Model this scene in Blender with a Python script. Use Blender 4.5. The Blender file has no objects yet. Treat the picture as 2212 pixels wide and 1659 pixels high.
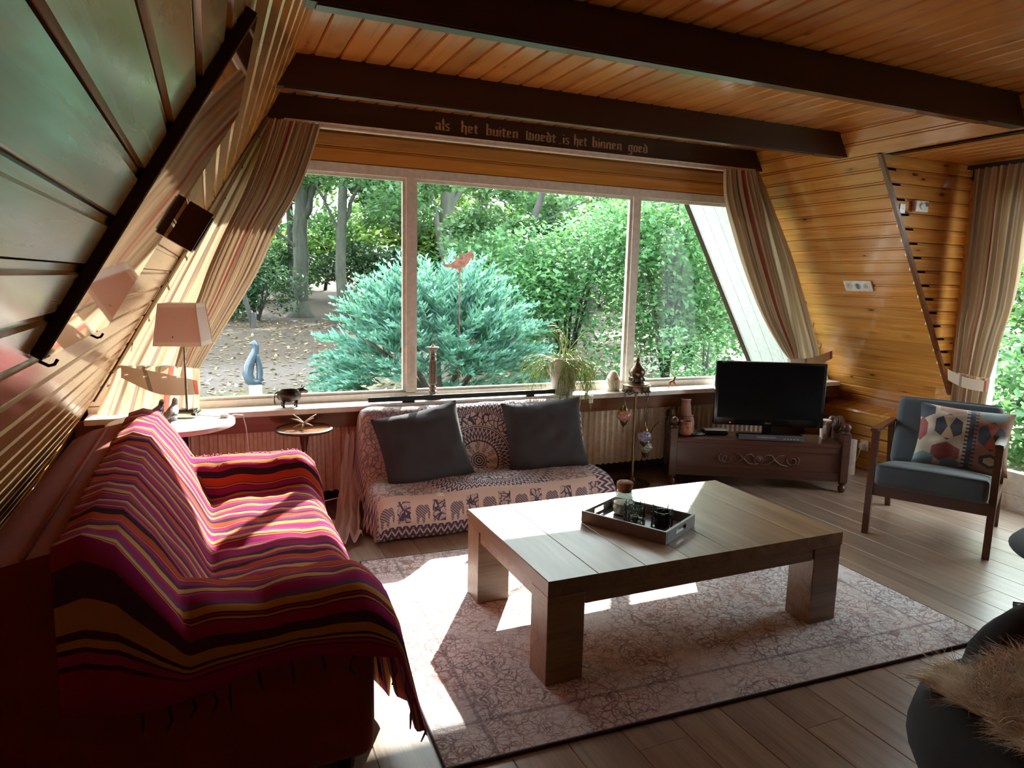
import bpy, bmesh, math, random
import numpy as np
from mathutils import Vector, Matrix
random.seed(7); RNG = np.random.default_rng(11)
SC = bpy.context.scene
COL = SC.collection
PI = math.pi

# ------------------------------------------------------------------ camera
cam_d = bpy.data.cameras.new('camera'); cam = bpy.data.objects.new('camera', cam_d); COL.objects.link(cam)
cam_d.sensor_width = 36.0; cam_d.lens = 1491.94 / 2212 * 36.0; cam_d.clip_start = 0.02; cam_d.clip_end = 200
def _cam():
    p, ya, ro = .148274, .413908, -.022948
    fwd = Vector((math.sin(ya)*math.cos(p), math.cos(ya)*math.cos(p), -math.sin(p)))
    right = Vector((math.cos(ya), -math.sin(ya), 0)); down = fwd.cross(right)
    r = right*math.cos(ro) + down*math.sin(ro); d = -right*math.sin(ro) + down*math.cos(ro)
    m = Matrix(((r.x, -d.x, -fwd.x, 0), (r.y, -d.y, -fwd.y, 0), (r.z, -d.z, -fwd.z, 1.38), (0, 0, 0, 1)))
    return m
cam.matrix_world = _cam()
SC.camera = cam

# ------------------------------------------------------------------ world, sun, exposure
w = bpy.data.worlds.new('sky'); SC.world = w; w.use_nodes = True
bg = w.node_tree.nodes['Background']
bg.inputs[0].default_value = (0.86, 0.95, 1.0, 1); bg.inputs[1].default_value = 5.8
sun_d = bpy.data.lights.new('sun', 'SUN'); sun = bpy.data.objects.new('sun', sun_d); COL.objects.link(sun)
sun_d.energy = 12.0; sun_d.angle = math.radians(0.6); sun_d.color = (1.0, 0.95, 0.87)
sun.location = (8, 12, 9)
sun.rotation_euler = Vector((-.323, -.504, -.382)).to_track_quat('-Z', 'Y').to_euler()
SC.view_settings.view_transform = 'Standard'; SC.view_settings.look = 'None'
SC.view_settings.gamma = 1.0; SC.view_settings.use_curve_mapping = False
SC.view_settings.exposure = 0.92
try:
    cy = SC.cycles
    cy.max_bounces = 8; cy.diffuse_bounces = 5; cy.glossy_bounces = 3; cy.transmission_bounces = 5
    cy.transparent_max_bounces = 12; cy.use_denoising = True; cy.sample_clamp_indirect = 8.0
    cy.caustics_reflective = False; cy.caustics_refractive = False; cy.use_light_tree = True; cy.adaptive_threshold = .02
except Exception:
    pass

# ------------------------------------------------------------------ constants of the room (metres)
D = 4.168            # inside face of the window wall
TAN = math.tan(math.radians(59.3)); SN = math.sin(math.radians(59.3)); CS = math.cos(math.radians(59.3))
XL, XR = -1.0, 5.071 # where the sloping walls would meet the floor
ZC = 2.35
YB = -4.6            # back of the room, set deep to cut fill light near the camera
def xl(z): return XL + z/TAN
def xr(z): return XR - z/TAN

# ------------------------------------------------------------------ object helpers
def put(o, parent=None):
    COL.objects.link(o)
    if parent is not None: o.parent = parent
    return o
def tag(o, label=None, cat=None, group=None, kind=None):
    if label: o['label'] = label
    if cat: o['category'] = cat
    if group: o['group'] = group
    if kind: o['kind'] = kind
    return o
def empty(name, loc=(0, 0, 0), rz=0.0, parent=None):
    o = bpy.data.objects.new(name, None); o.empty_display_size = .05
    o.location = loc; o.rotation_euler = (0, 0, rz); return put(o, parent)
def thing(name, label, cat, loc=(0, 0, 0), rz=0.0, group=None):
    return tag(empty(name, loc, rz), label, cat, group)
def copy_tree(o, parent=None):
    c = o.copy(); put(c, parent)
    for k, v in o.items():
        if k not in ('cycles',): c[k] = v
    for ch in list(o.children): copy_tree(ch, c)
    return c

class MB:
    def __init__(s): s.v = []; s.f = []; s.uv = None
    def add(s, verts, faces):
        b = len(s.v); s.v += [tuple(q) for q in verts]; s.f += [tuple(i+b for i in f) for f in faces]; return s
    def box(s, x0, x1, y0, y1, z0, z1):
        return s.add([(x0,y0,z0),(x1,y0,z0),(x1,y1,z0),(x0,y1,z0),(x0,y0,z1),(x1,y0,z1),(x1,y1,z1),(x0,y1,z1)],
                     [(0,3,2,1),(4,5,6,7),(0,1,5,4),(1,2,6,5),(2,3,7,6),(3,0,4,7)])
    def rbox(s, x0, x1, y0, y1, z0, z1, r=.01, seg=2):
        bm = bmesh.new(); bmesh.ops.create_cube(bm, size=1)
        for q in bm.verts:
            q.co = Vector(((x0+x1)/2+q.co.x*(x1-x0), (y0+y1)/2+q.co.y*(y1-y0), (z0+z1)/2+q.co.z*(z1-z0)))
        r = min(r, .49*min(x1-x0, y1-y0, z1-z0))
        bmesh.ops.bevel(bm, geom=list(bm.edges)+list(bm.verts), offset=r, segments=seg, affect='EDGES', profile=.5)
        return s.bm(bm)
    def bm(s, bm):
        bm.verts.ensure_lookup_table(); bm.verts.index_update()
        s.add([q.co[:] for q in bm.verts], [[q.index for q in f.verts] for f in bm.faces]); bm.free(); return s
    def prism(s, poly, axis, a, b):
        # poly: 2D points, extruded along axis from a to b; axis 'x': (y,z), 'y': (x,z), 'z': (x,y)
        n = len(poly)
        def P(q, t): return {'x': (t, q[0], q[1]), 'y': (q[0], t, q[1]), 'z': (q[0], q[1], t)}[axis]
        v = [P(q, a) for q in poly]+[P(q, b) for q in poly]
        f = [tuple(range(n))[::-1], tuple(range(n, 2*n))]+[(i, (i+1) % n, n+(i+1) % n, n+i) for i in range(n)]
        return s.add(v, f)
    def lathe(s, prof, seg=20, c=(0, 0, 0), caps=True):
        v = []; f = []; n = len(prof)
        for r, z in prof:
            for k in range(seg):
                a = 2*PI*k/seg; v.append((c[0]+r*math.cos(a), c[1]+r*math.sin(a), c[2]+z))
        for i in range(n-1):
            for k in range(seg):
                k2 = (k+1) % seg; f.append((i*seg+k, i*seg+k2, (i+1)*seg+k2, (i+1)*seg+k))
        if caps:
            f.append(tuple(range(seg))[::-1]); f.append(tuple((n-1)*seg+k for k in range(seg)))
        return s.add(v, f)
    def tube(s, pts, rad, seg=8, closed=False):
        pts = [Vector(p) for p in pts]; n = len(pts)
        rads = rad if isinstance(rad, (list, tuple)) else [rad]*n
        v = []; f = []; up = None
        for i, p in enumerate(pts):
            if closed: t = pts[(i+1) % n]-pts[i-1]
            else: t = pts[min(i+1, n-1)]-pts[max(i-1, 0)]
            t.normalize()
            if up is None:
                up = Vector((0, 0, 1)) if abs(t.z) < .9 else Vector((1, 0, 0))
            a = t.cross(up); a.normalize(); up = a.cross(t); up.normalize()
            for k in range(seg):
                th = 2*PI*k/seg; v.append(tuple(p+(a*math.cos(th)+up*math.sin(th))*rads[i]))
        m = n if closed else n-1
        for i in range(m):
            j = (i+1) % n
            for k in range(seg):
                k2 = (k+1) % seg; f.append((i*seg+k, i*seg+k2, j*seg+k2, j*seg+k))
        if not closed:
            f.append(tuple(range(seg))[::-1]); f.append(tuple((n-1)*seg+k for k in range(seg)))
        return s.add(v, f)
    def ball(s, c, r, seg=14, ring=9, sq=(1, 1, 1)):
        prof = [(max(1e-4, r*math.sin(PI*i/ring)), -r*math.cos(PI*i/ring)) for i in range(ring+1)]
        m = MB().lathe(prof, seg, caps=False)
        return s.add([(c[0]+x*sq[0], c[1]+y*sq[1], c[2]+z*sq[2]) for x, y, z in m.v], m.f)
    def grid(s, P, uv=None):
        # P: rows x cols list of points
        nr, nc = len(P), len(P[0]); b = len(s.v)
        for r in P: s.v += [tuple(q) for q in r]
        for i in range(nr-1):
            for j in range(nc-1):
                s.f.append((b+i*nc+j, b+i*nc+j+1, b+(i+1)*nc+j+1, b+(i+1)*nc+j))
        if uv is not None: s.uv = [q for r in uv for q in r]
        return s
    def xf(s, M):
        s.v = [tuple(M @ Vector(q)) for q in s.v]; return s
    def mesh(s, name, mat=None, smooth=None):
        me = bpy.data.meshes.new(name); me.from_pydata(s.v, [], s.f); me.update()
        bm = bmesh.new(); bm.from_mesh(me); bmesh.ops.recalc_face_normals(bm, faces=bm.faces); bm.to_mesh(me); bm.free()
        if s.uv is not None:
            l = me.uv_layers.new(name='UVMap'); vi = np.empty(len(me.loops), np.int32); me.loops.foreach_get('vertex_index', vi)
            l.data.foreach_set('uv', np.array(s.uv, np.float32)[vi].ravel())
        if mat is not None: me.materials.append(mat)
        if smooth is not None:
            me.polygons.foreach_set('use_smooth', [True]*len(me.polygons))
            if smooth < 179: me.set_sharp_from_angle(angle=math.radians(smooth))
        return me
    def build(s, name, mat=None, parent=None, smooth=None, loc=None, rot=None):
        o = bpy.data.objects.new(name, s.mesh(name, mat, smooth))
        if loc is not None: o.location = loc
        if rot is not None: o.rotation_euler = rot
        return put(o, parent)

def npmesh(name, verts, quads, mat, parent=None, n=4, smooth=False):
    me = bpy.data.meshes.new(name); nv, nf = len(verts), len(quads)
    me.vertices.add(nv); me.vertices.foreach_set('co', np.asarray(verts, np.float32).ravel())
    me.loops.add(nf*n); me.loops.foreach_set('vertex_index', np.asarray(quads, np.int32).ravel())
    me.polygons.add(nf); me.polygons.foreach_set('loop_start', np.arange(0, nf*n, n, dtype=np.int32))
    me.polygons.foreach_set('loop_total', np.full(nf, n, np.int32))
    me.update(calc_edges=True); me.validate()
    me.materials.append(mat)
    return put(bpy.data.objects.new(name, me), parent)

# ------------------------------------------------------------------ material helpers
class NT:
    def __init__(s, name):
        s.m = bpy.data.materials.new(name); s.m.use_nodes = True; s.t = s.m.node_tree
        s.b = s.t.nodes['Principled BSDF']; s.out = s.t.nodes['Material Output']
    def n(s, typ, **kw):
        nd = s.t.nodes.new(typ)
        for k, v in kw.items(): setattr(nd, k, v)
        return nd
    def put(s, sock, v):
        if v is None: return
        if isinstance(v, bpy.types.NodeSocket): s.t.links.new(v, sock)
        elif isinstance(v, (tuple, list)):
            d = sock.default_value
            try: sock.default_value = tuple(v)+((1,) if len(d) == 4 and len(v) == 3 else ())
            except TypeError: sock.default_value = v[0]
        else:
            try: sock.default_value = v
            except TypeError: sock.default_value = [v]*len(sock.default_value)
    def ma(s, op, a, b=None, c=None, clamp=False):
        nd = s.n('ShaderNodeMath', operation=op, use_clamp=clamp)
        for i, q in enumerate((a, b, c)): s.put(nd.inputs[i], q)
        return nd.outputs[0]
    def mix(s, f, a, b, mode='MIX'):
        nd = s.n('ShaderNodeMix', data_type='RGBA', blend_type=mode)
        s.put(nd.inputs[0], f); s.put(nd.inputs[6], a); s.put(nd.inputs[7], b); return nd.outputs[2]
    def ramp(s, f, stops, interp='LINEAR'):
        nd = s.n('ShaderNodeValToRGB'); cr = nd.color_ramp; cr.interpolation = interp
        while len(cr.elements) > 1: cr.elements.remove(cr.elements[-1])
        for i, (p, c) in enumerate(stops):
            e = cr.elements[0] if i == 0 else cr.elements.new(p)
            e.position = p; e.color = tuple(c)+(1,) if len(c) == 3 else c
        s.put(nd.inputs[0], f); return nd.outputs[0]
    def step(s, x, lo, hi):
        nd = s.n('ShaderNodeMapRange', interpolation_type='SMOOTHSTEP')
        for i, q in enumerate((x, lo, hi, 0.0, 1.0)): s.put(nd.inputs[i], q)
        return nd.outputs[0]
    def coord(s, which='Object'): return s.n('ShaderNodeTexCoord').outputs[which]
    def uv(s): return s.coord('UV')
    def sep(s, v):
        nd = s.n('ShaderNodeSeparateXYZ'); s.put(nd.inputs[0], v); return nd.outputs
    def comb(s, x=0, y=0, z=0):
        nd = s.n('ShaderNodeCombineXYZ')
        for i, q in enumerate((x, y, z)): s.put(nd.inputs[i], q)
        return nd.outputs[0]
    def vadd(s, a, b):
        nd = s.n('ShaderNodeVectorMath', operation='ADD'); s.put(nd.inputs[0], a); s.put(nd.inputs[1], b); return nd.outputs[0]
    def vmul(s, a, b):
        nd = s.n('ShaderNodeVectorMath', operation='MULTIPLY'); s.put(nd.inputs[0], a); s.put(nd.inputs[1], b); return nd.outputs[0]
    def rnd(s): return s.n('ShaderNodeObjectInfo').outputs['Random']
    def island(s): return s.n('ShaderNodeNewGeometry').outputs['Random Per Island']
    def noise(s, v, scale=5, detail=4, rough=.5, dist=0.0, col=False):
        nd = s.n('ShaderNodeTexNoise'); s.put(nd.inputs['Vector'], v); s.put(nd.inputs['Scale'], scale)
        s.put(nd.inputs['Detail'], detail); s.put(nd.inputs['Roughness'], rough); s.put(nd.inputs['Distortion'], dist)
        return nd.outputs['Color' if col else 'Fac']
    def voro(s, v, scale=5, feature='F1', rand=1.0, out='Distance'):
        nd = s.n('ShaderNodeTexVoronoi', feature=feature); s.put(nd.inputs['Vector'], v); s.put(nd.inputs['Scale'], scale)
        s.put(nd.inputs['Randomness'], rand); return nd.outputs[out]
    def wave(s, v, scale=5, dist=0, detail=2, dscale=1, direction='X', typ='BANDS'):
        nd = s.n('ShaderNodeTexWave', wave_type=typ)
        if typ == 'BANDS': nd.bands_direction = direction
        s.put(nd.inputs['Vector'], v); s.put(nd.inputs['Scale'], scale); s.put(nd.inputs['Distortion'], dist)
        s.put(nd.inputs['Detail'], detail); s.put(nd.inputs['Detail Scale'], dscale); return nd.outputs['Fac']
    def bump(s, h, strength=.3, dist=.01):
        nd = s.n('ShaderNodeBump'); s.put(nd.inputs['Height'], h); nd.inputs['Strength'].default_value = strength
        nd.inputs['Distance'].default_value = dist; s.put(s.b.inputs['Normal'], nd.outputs[0]); return nd.outputs[0]
    def set(s, **kw):
        nm = dict(col='Base Color', rough='Roughness', metal='Metallic', spec='Specular IOR Level', coat='Coat Weight', coatr='Coat Roughness',
                  trans='Transmission Weight', ior='IOR', alpha='Alpha', sheen='Sheen Weight', sub='Subsurface Weight', emit='Emission Color', emits='Emission Strength')
        for k, v in kw.items(): s.put(s.b.inputs[nm[k]], v)
        return s
def plain(name, col, rough=.5, var=.12, vs=30, **kw):
    t = NT(name); c = t.noise(t.coord(), vs, 4)
    a = tuple(x*(1-var) for x in col); b = tuple(min(1, x*(1+var)) for x in col)
    t.set(col=t.ramp(c, [(.3, a), (.7, b)]), rough=rough, **kw); return t.m
def fabric(name, col, rough=.95, var=.15, weave=700, sheen=.2, bs=.25):
    t = NT(name); co = t.coord(); c = t.noise(co, 9, 5)
    a = tuple(x*(1-var) for x in col); b = tuple(min(1, x*(1+var)) for x in col)
    fine = t.noise(co, weave, 2)
    t.set(col=t.mix(.25, t.ramp(c, [(.3, a), (.7, b)]), t.ramp(fine, [(.35, tuple(x*.6 for x in col)), (.65, tuple(min(1, x*1.3) for x in col))])), rough=rough, sheen=sheen)
    t.bump(fine, bs, .002); return t.m
def metal(name, col, rough=.3, var=.2, vs=60):
    t = NT(name); c = t.noise(t.coord(), vs, 4)
    t.set(col=t.ramp(c, [(.3, tuple(x*(1-var) for x in col)), (.7, col)]), rough=t.ma('MULTIPLY_ADD', c, .25, rough-.1), metal=1.0); return t.m
def pine(name, light, mid, dark, rough=.28, knots=True, coat=.35, sc=1.0):
    # boards: x runs along the grain
    t = NT(name); r = t.rnd(); co = t.coord()
    off = t.comb(t.ma('MULTIPLY', r, 37.0), t.ma('MULTIPLY', r, 11.0), t.ma('MULTIPLY', r, 5.0))
    p = t.vadd(co, off)
    g = t.noise(t.vmul(p, (1.6*sc, 34*sc, 34*sc)), 1.0, 5, .55, .6)
    big = t.noise(t.vmul(p, (.8, 4, 4)), 1.0, 3)
    ring = t.noise(t.vmul(p, (.9, 22, 22)), 1.0, 2, .5, 1.5)
    c = t.ramp(g, [(.18, dark), (.42, mid), (.74, light)])
    c = t.mix(t.ma('MULTIPLY', t.step(ring, .5, .75), .16), c, dark)
    c = t.mix(t.step(big, .35, .7), c, t.mix(.5, c, light))
    tint = t.ramp(t.ma('FRACT', t.ma('MULTIPLY', r, 7.31)), [(0, (.72, .68, .64)), (.35, (1, 1, 1)), (.7, (1.0, .90, .78)), (1, (.84, .82, .80))])
    c = t.mix(.8, c, tint, 'MULTIPLY')
    rr = rough
    if knots:
        kp = t.vadd(t.vmul(p, (4.2, 13.0, 0.0)), t.vmul(t.noise(t.vmul(p, (9, 18, 9)), 1.0, 2, col=True), (.22, .22, 0)))
        kd = t.voro(kp, 1.0); kc = t.voro(kp, 1.0, out='Color')
        ks = t.sep(kc); on = t.ma('GREATER_THAN', ks[0], .50)
        rad = t.ma('MULTIPLY_ADD', ks[1], .09, .055)
        k = t.ma('MULTIPLY', on, t.ma('SUBTRACT', 1.0, t.step(kd, t.ma('MULTIPLY', rad, .6), rad)))
        halo = t.ma('MULTIPLY', on, t.ma('SUBTRACT', 1.0, t.step(kd, rad, t.ma('MULTIPLY', rad, 3.2))))
        c = t.mix(t.ma('MULTIPLY', halo, .45), c, dark)
        c = t.mix(t.ma('MULTIPLY', k, .92), c, (.035, .016, .008))
    t.set(col=c, rough=t.ma('MULTIPLY_ADD', g, .14, rr-.05), coat=coat, coatr=.12)
    t.bump(g, .05, .003); return t.m
def trans_cloth(nt, col, fac=.45, rough=.9):
    d = nt.n('ShaderNodeBsdfDiffuse'); tr = nt.n('ShaderNodeBsdfTranslucent'); mx = nt.n('ShaderNodeMixShader')
    nt.put(d.inputs[0], col); nt.put(tr.inputs[0], col); mx.inputs[0].default_value = fac
    nt.t.links.new(d.outputs[0], mx.inputs[1]); nt.t.links.new(tr.outputs[0], mx.inputs[2]); nt.t.links.new(mx.outputs[0], nt.out.inputs[0])
    return mx
def glass(name, tint=(1, 1, 1), refl=.06, rough=.02, dirt=0.0):
    t = NT(name); tr = t.n('ShaderNodeBsdfTransparent'); gl = t.n('ShaderNodeBsdfGlossy'); mx = t.n('ShaderNodeMixShader')
    lw = t.n('ShaderNodeLayerWeight'); lw.inputs['Blend'].default_value = .5
    t.put(tr.inputs[0], tint); gl.inputs['Roughness'].default_value = rough
    t.put(mx.inputs[0], t.ma('MULTIPLY_ADD', t.ma('POWER', lw.outputs['Facing'], 4.0), .25, refl, clamp=True))
    t.t.links.new(tr.outputs[0], mx.inputs[1]); t.t.links.new(gl.outputs[0], mx.inputs[2])
    fin = mx.outputs[0]
    if dirt > 0:
        df = t.n('ShaderNodeBsdfDiffuse'); df.inputs[0].default_value = (.8, .85, .85, 1)
        m2 = t.n('ShaderNodeMixShader'); co = t.coord()
        t.put(m2.inputs[0], t.ma('MULTIPLY', t.step(t.noise(co, 2.2, 5), .42, .75), dirt))
        t.t.links.new(fin, m2.inputs[1]); t.t.links.new(df.outputs[0], m2.inputs[2]); fin = m2.outputs[0]
    t.t.links.new(fin, t.out.inputs[0]); return t.m
def leafmat(name, cols, trans=.45, rough=.45):
    t = NT(name); r = t.island(); n = len(cols)
    c = t.ramp(r, [(i/(n-1), q) for i, q in enumerate(cols)])
    b = t.n('ShaderNodeBsdfPrincipled'); t.put(b.inputs['Base Color'], c); b.inputs['Roughness'].default_value = rough
    tr = t.n('ShaderNodeBsdfTranslucent'); t.put(tr.inputs[0], t.mix(.35, c, (.28, .55, .15)))
    mx = t.n('ShaderNodeMixShader'); mx.inputs[0].default_value = trans
    t.t.links.new(b.outputs[0], mx.inputs[1]); t.t.links.new(tr.outputs[0], mx.inputs[2]); t.t.links.new(mx.outputs[0], t.out.inputs[0])
    return t.m

MAT = {}
MAT['pine_wall'] = pine('pine_wall_boards', (.74, .36, .085), (.58, .245, .050), (.31, .105, .020), rough=.24, coat=.65)
MAT['pine_ceil'] = pine('pine_ceiling_boards', (.68, .285, .070), (.53, .19, .042), (.28, .085, .020))
MAT['pine_dark'] = pine('pine_trim', (.20, .075, .022), (.15, .05, .014), (.08, .026, .008), knots=False)
MAT['beam'] = pine('dark_stained_beam', (.046, .018, .012), (.032, .0125, .008), (.015, .006, .004), rough=.38, knots=False, coat=.15)
def oak(name, light, mid, dark, rough=.4, coat=.1, s=1.0):
    t = NT(name); r = t.rnd(); co = t.coord()
    p = t.vadd(co, t.comb(t.ma('MULTIPLY', r, 31.0), t.ma('MULTIPLY', r, 17.0), t.ma('MULTIPLY', r, 3.0)))
    cath = t.noise(t.vmul(p, (1.1*s, 16*s, 16*s)), 1.0, 3, .5, 1.2)
    g = t.noise(t.vmul(p, (5*s, 120*s, 120*s)), 1.0, 4, .6)
    c = t.ramp(t.ma('MULTIPLY_ADD', cath, .6, t.ma('MULTIPLY', g, .4)), [(.32, dark), (.5, mid), (.68, light)])
    c = t.mix(.7, c, t.ramp(r, [(0, (.72, .70, .68)), (.5, (1, 1, 1)), (1, (.88, .80, .74))]), 'MULTIPLY')
    t.set(col=c, rough=t.ma('MULTIPLY_ADD', g, .2, rough-.1), coat=coat, coatr=.25); t.bump(g, .15, .002); return t.m
MAT['floor'] = oak('oak_floor', (.40, .31, .245), (.31, .23, .175), (.20, .14, .105), .33, .18)
MAT['table'] = oak('oak_table', (.36, .245, .15), (.27, .175, .10), (.16, .095, .05), .38, .2)
MAT['white'] = plain('white_paint', (.72, .66, .60), .42)
MAT['white_ext'] = plain('white_boards_outside', (.80, .82, .82), .5)
MAT['white_plastic'] = plain('white_plastic', (.80, .78, .74), .35)
MAT['rad'] = plain('cream_enamel', (.74, .61, .47), .32)
MAT['black'] = plain('black_gloss', (.008, .008, .009), .18)
MAT['black_matt'] = plain('black_matt', (.014, .014, .015), .6)
MAT['pane'] = glass('window_glass', (.96, .985, .97), .008, .03, .018)
MAT['walnut'] = pine('dark_walnut', (.10, .034, .016), (.07, .022, .010), (.03, .010, .005), rough=.3, knots=False)
MAT['bench'] = pine('carved_dark_wood', (.115, .044, .027), (.082, .03, .019), (.04, .014, .009), rough=.36, knots=False, coat=.2)
# ================================================================== THE SETTING
_bc = {}
def board(name, parent, mat, L, W, origin, ex, ey, t=.016, lip=.013, ez=None):
    """a tongue-and-groove board: ex along its length, ey across, the face looks along ex x ey"""
    key = (name, mat.name, round(L, 4), round(W, 4), t, lip)
    me = _bc.get(key)
    if me is None:
        h = W/2
        if lip > 0: prof = [(-h+.0015, 0), (-h+.0015, t-.008), (-h+.005, t), (h-lip-.003, t), (h-lip, t-.008), (h-.0018, t-.008), (h-.0018, 0)]
        else: prof = [(-h, 0), (-h, t-.003), (-h+.0022, t), (h-.0026, t), (h-.0006, t-.003), (h-.0006, 0)]
        me = MB().prism(prof, 'x', 0, L).mesh(name, mat); _bc[key] = me
    o = bpy.data.objects.new(name, me)
    ex = Vector(ex).normalized(); ey = Vector(ey).normalized(); ez = ex.cross(ey); og = Vector(origin)
    o.matrix_world = Matrix(((ex.x, ey.x, ez.x, og.x), (ex.y, ey.y, ez.y, og.y), (ex.z, ey.z, ez.z, og.z), (0, 0, 0, 1)))
    COL.objects.link(o)
    if parent is not None: o.parent = parent
    return o
def struct(o, label=None, cat=None): return tag(o, label, cat, kind='structure')

# ---- floor
fl = struct(MB().box(-1.25, 5.2, YB, 4.4, -.12, -.0185).build('floor', MAT['beam']), 'oak plank floor with dark joints')
PW = .183; x = .578-9*PW; row = 0
while x < 4.66:
    y = YB-((row*.77) % 2.2)
    while y < 4.3:
        a, b = max(y, YB), min(y+2.2, 4.29)
        if b-a > .05: board('floor_plank', fl, MAT['floor'], round(b-a, 3)-.0015, PW, (x+PW/2, a, -.018), (0, 1, 0), (-1, 0, 0), t=.018, lip=0)
        y += 2.2
    x += PW; row += 1

# ---- ceiling
ce = struct(MB().box(xl(ZC)-.1, xr(ZC)+.1, YB, D+.05, ZC+.02, ZC+.07).build('ceiling', MAT['beam']), 'varnished pine board ceiling')
CWd = .1124; x = .413*1.135-CWd
while x < xr(ZC)+.02:
    board('ceiling_board', ce, MAT['pine_ceil'], D-YB, CWd, (x+CWd/2, YB, ZC+.018), (0, 1, 0), (1, 0, 0), t=.018); x += CWd

# ---- beams
def beam(name, y0, y1, z0, label):
    m = MB().prism([(xl(z0)+.0, z0), (xr(z0), z0), (xr(ZC), ZC+.004), (xl(ZC), ZC+.004)], 'y', y0, y1)
    return struct(m.build(name, MAT['beam']), label)
b1 = beam('trim_1', 2.281, 2.345, 2.197, 'dark stained ceiling beam crossing the room above the coffee table')
b2 = beam('trim_2', 3.337, 3.40, 2.205, 'dark stained ceiling beam between the window and the big beam')
b3 = beam('trim_3', 4.075, D+.02, 2.213, 'dark lintel beam over the window with painted gothic lettering')
for bb, y0, y1, z in ((b1, 2.281, 2.345, 2.197), (b2, 3.337, 3.40, 2.205)):
    MB().box(xl(z)+.03, xr(z)-.28, y0+.008, y1-.006, z-.006, z-.0005).build('light_strip', MAT['walnut'], bb)

# ---- left sloping wall
NLv = Vector((SN, 0, -CS)); DLv = Vector((CS, 0, SN))     # normal into the room, direction up the slope
def slab_left(): 
    p = [(xl(-.1)-.0, -.1), (xl(ZC+.1), ZC+.1), (xl(ZC+.1)-.10, ZC+.1), (xl(-.1)-.10, -.1)]
    return MB().prism([(q[0]-.025, q[1]) for q in p], 'y', YB, 4.3)
wl = struct(slab_left().build('wall_left', MAT['beam']), 'sloping wall of varnished pine boards beside the sofa')
BP = .0876
s0 = (1.538/SN) % BP - BP
s = s0
while s < ZC/SN+.02:
    base = Vector((XL, 0, 0))+DLv*(s+BP/2)-NLv*.016
    board('wall_board', wl, MAT['pine_wall'], D-YB, BP, (base.x, D, base.z), (0, -1, 0), -DLv if False else DLv, t=.016) if (Vector((0,-1,0)).cross(DLv)).dot(NLv) > 0 else \
    board('wall_board', wl, MAT['pine_wall'], D-YB, BP, (base.x, YB, base.z), (0, 1, 0), DLv, t=.016)
    s += BP

# ---- right sloping wall: down to a boxed-in skirting, opened by the dormer
NRv = Vector((-SN, 0, -CS)); DRv = Vector((-CS, 0, SN))
YDm = 3.104; ZDm = 2.195; XO = 4.66
wr = struct(MB().prism([(xr(.46)+.03, .46), (xr(ZC+.1)+.03, ZC+.1), (xr(ZC+.1)+.13, ZC+.1), (xr(.46)+.13, .46)], 'y', YDm+.02, 4.3).build('wall_right', MAT['beam']), 'sloping wall of varnished pine boards behind the television')
MB().prism([(xr(ZDm)+.03, ZDm), (xr(ZC+.1)+.03, ZC+.1), (xr(ZC+.1)+.13, ZC+.1), (xr(ZDm)+.13, ZDm)], 'y', YB, YDm+.02).build('wall_panel', MAT['beam'], wr)
BPr = .0914
s = .466/SN
def rboard(y0, y1, s):
    base = Vector((XR, 0, 0))+DRv*(s+BPr/2)-NRv*.016
    ey = DRv
    ex = Vector((0, 1, 0)) if Vector((0, 1, 0)).cross(ey).dot(NRv) > 0 else Vector((0, -1, 0))
    board('wall_board', wr, MAT['pine_wall'], y1-y0, BPr, (base.x, y0 if ex.y > 0 else y1, base.z), ex, ey)
while s < ZC/SN+.02:
    z = (s+BPr)*SN
    rboard(YDm if z < ZDm+.05 else YB, D, s); s += BPr
# skirting box below the slope
MB().box(4.605, 4.75, YDm-.0, 4.29, 0, .42).build('skirting_box', MAT['beam'], wr)
for k in range(5):
    board('wall_board', wr, MAT['pine_wall'], 4.26-YDm, .086, (4.606, 4.26, .043+k*.086), (0, -1, 0), (0, 0, 1)) if Vector((0,-1,0)).cross(Vector((0,0,1))).x < 0 else \
    board('wall_board', wr, MAT['pine_wall'], 4.26-YDm, .086, (4.606, YDm, .043+k*.086), (0, 1, 0), (0, 0, 1))
MB().prism([(4.59, .43), (4.60, .445), (4.80, .475), (4.80, .455), (4.60, .428)], 'y', YDm, 4.26).build('skirting_cap', MAT['pine_wall'], wr)
# corner trim along the dormer edge
tr4 = MB()
a = Vector((xr(.0), YDm, 0)); p0 = Vector((XR, 0, 0))+DRv*(.45/SN); p1 = Vector((XR, 0, 0))+DRv*(ZDm/SN)
q = []
for pt in (p0, p1):
    for du, dn in ((-.012, -.01), (-.012, .012), (.014, .012), (.014, -.01)):
        v = pt+NRv*dn; q.append((v.x, YDm+du, v.z))
tr4.add(q, [(0, 1, 2, 3), (7, 6, 5, 4), (0, 4, 5, 1), (1, 5, 6, 2), (2, 6, 7, 3), (3, 7, 4, 0)])
struct(tr4.build('trim_4', MAT['pine_dark']), 'slanting wooden corner strip where the dormer begins')

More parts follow.
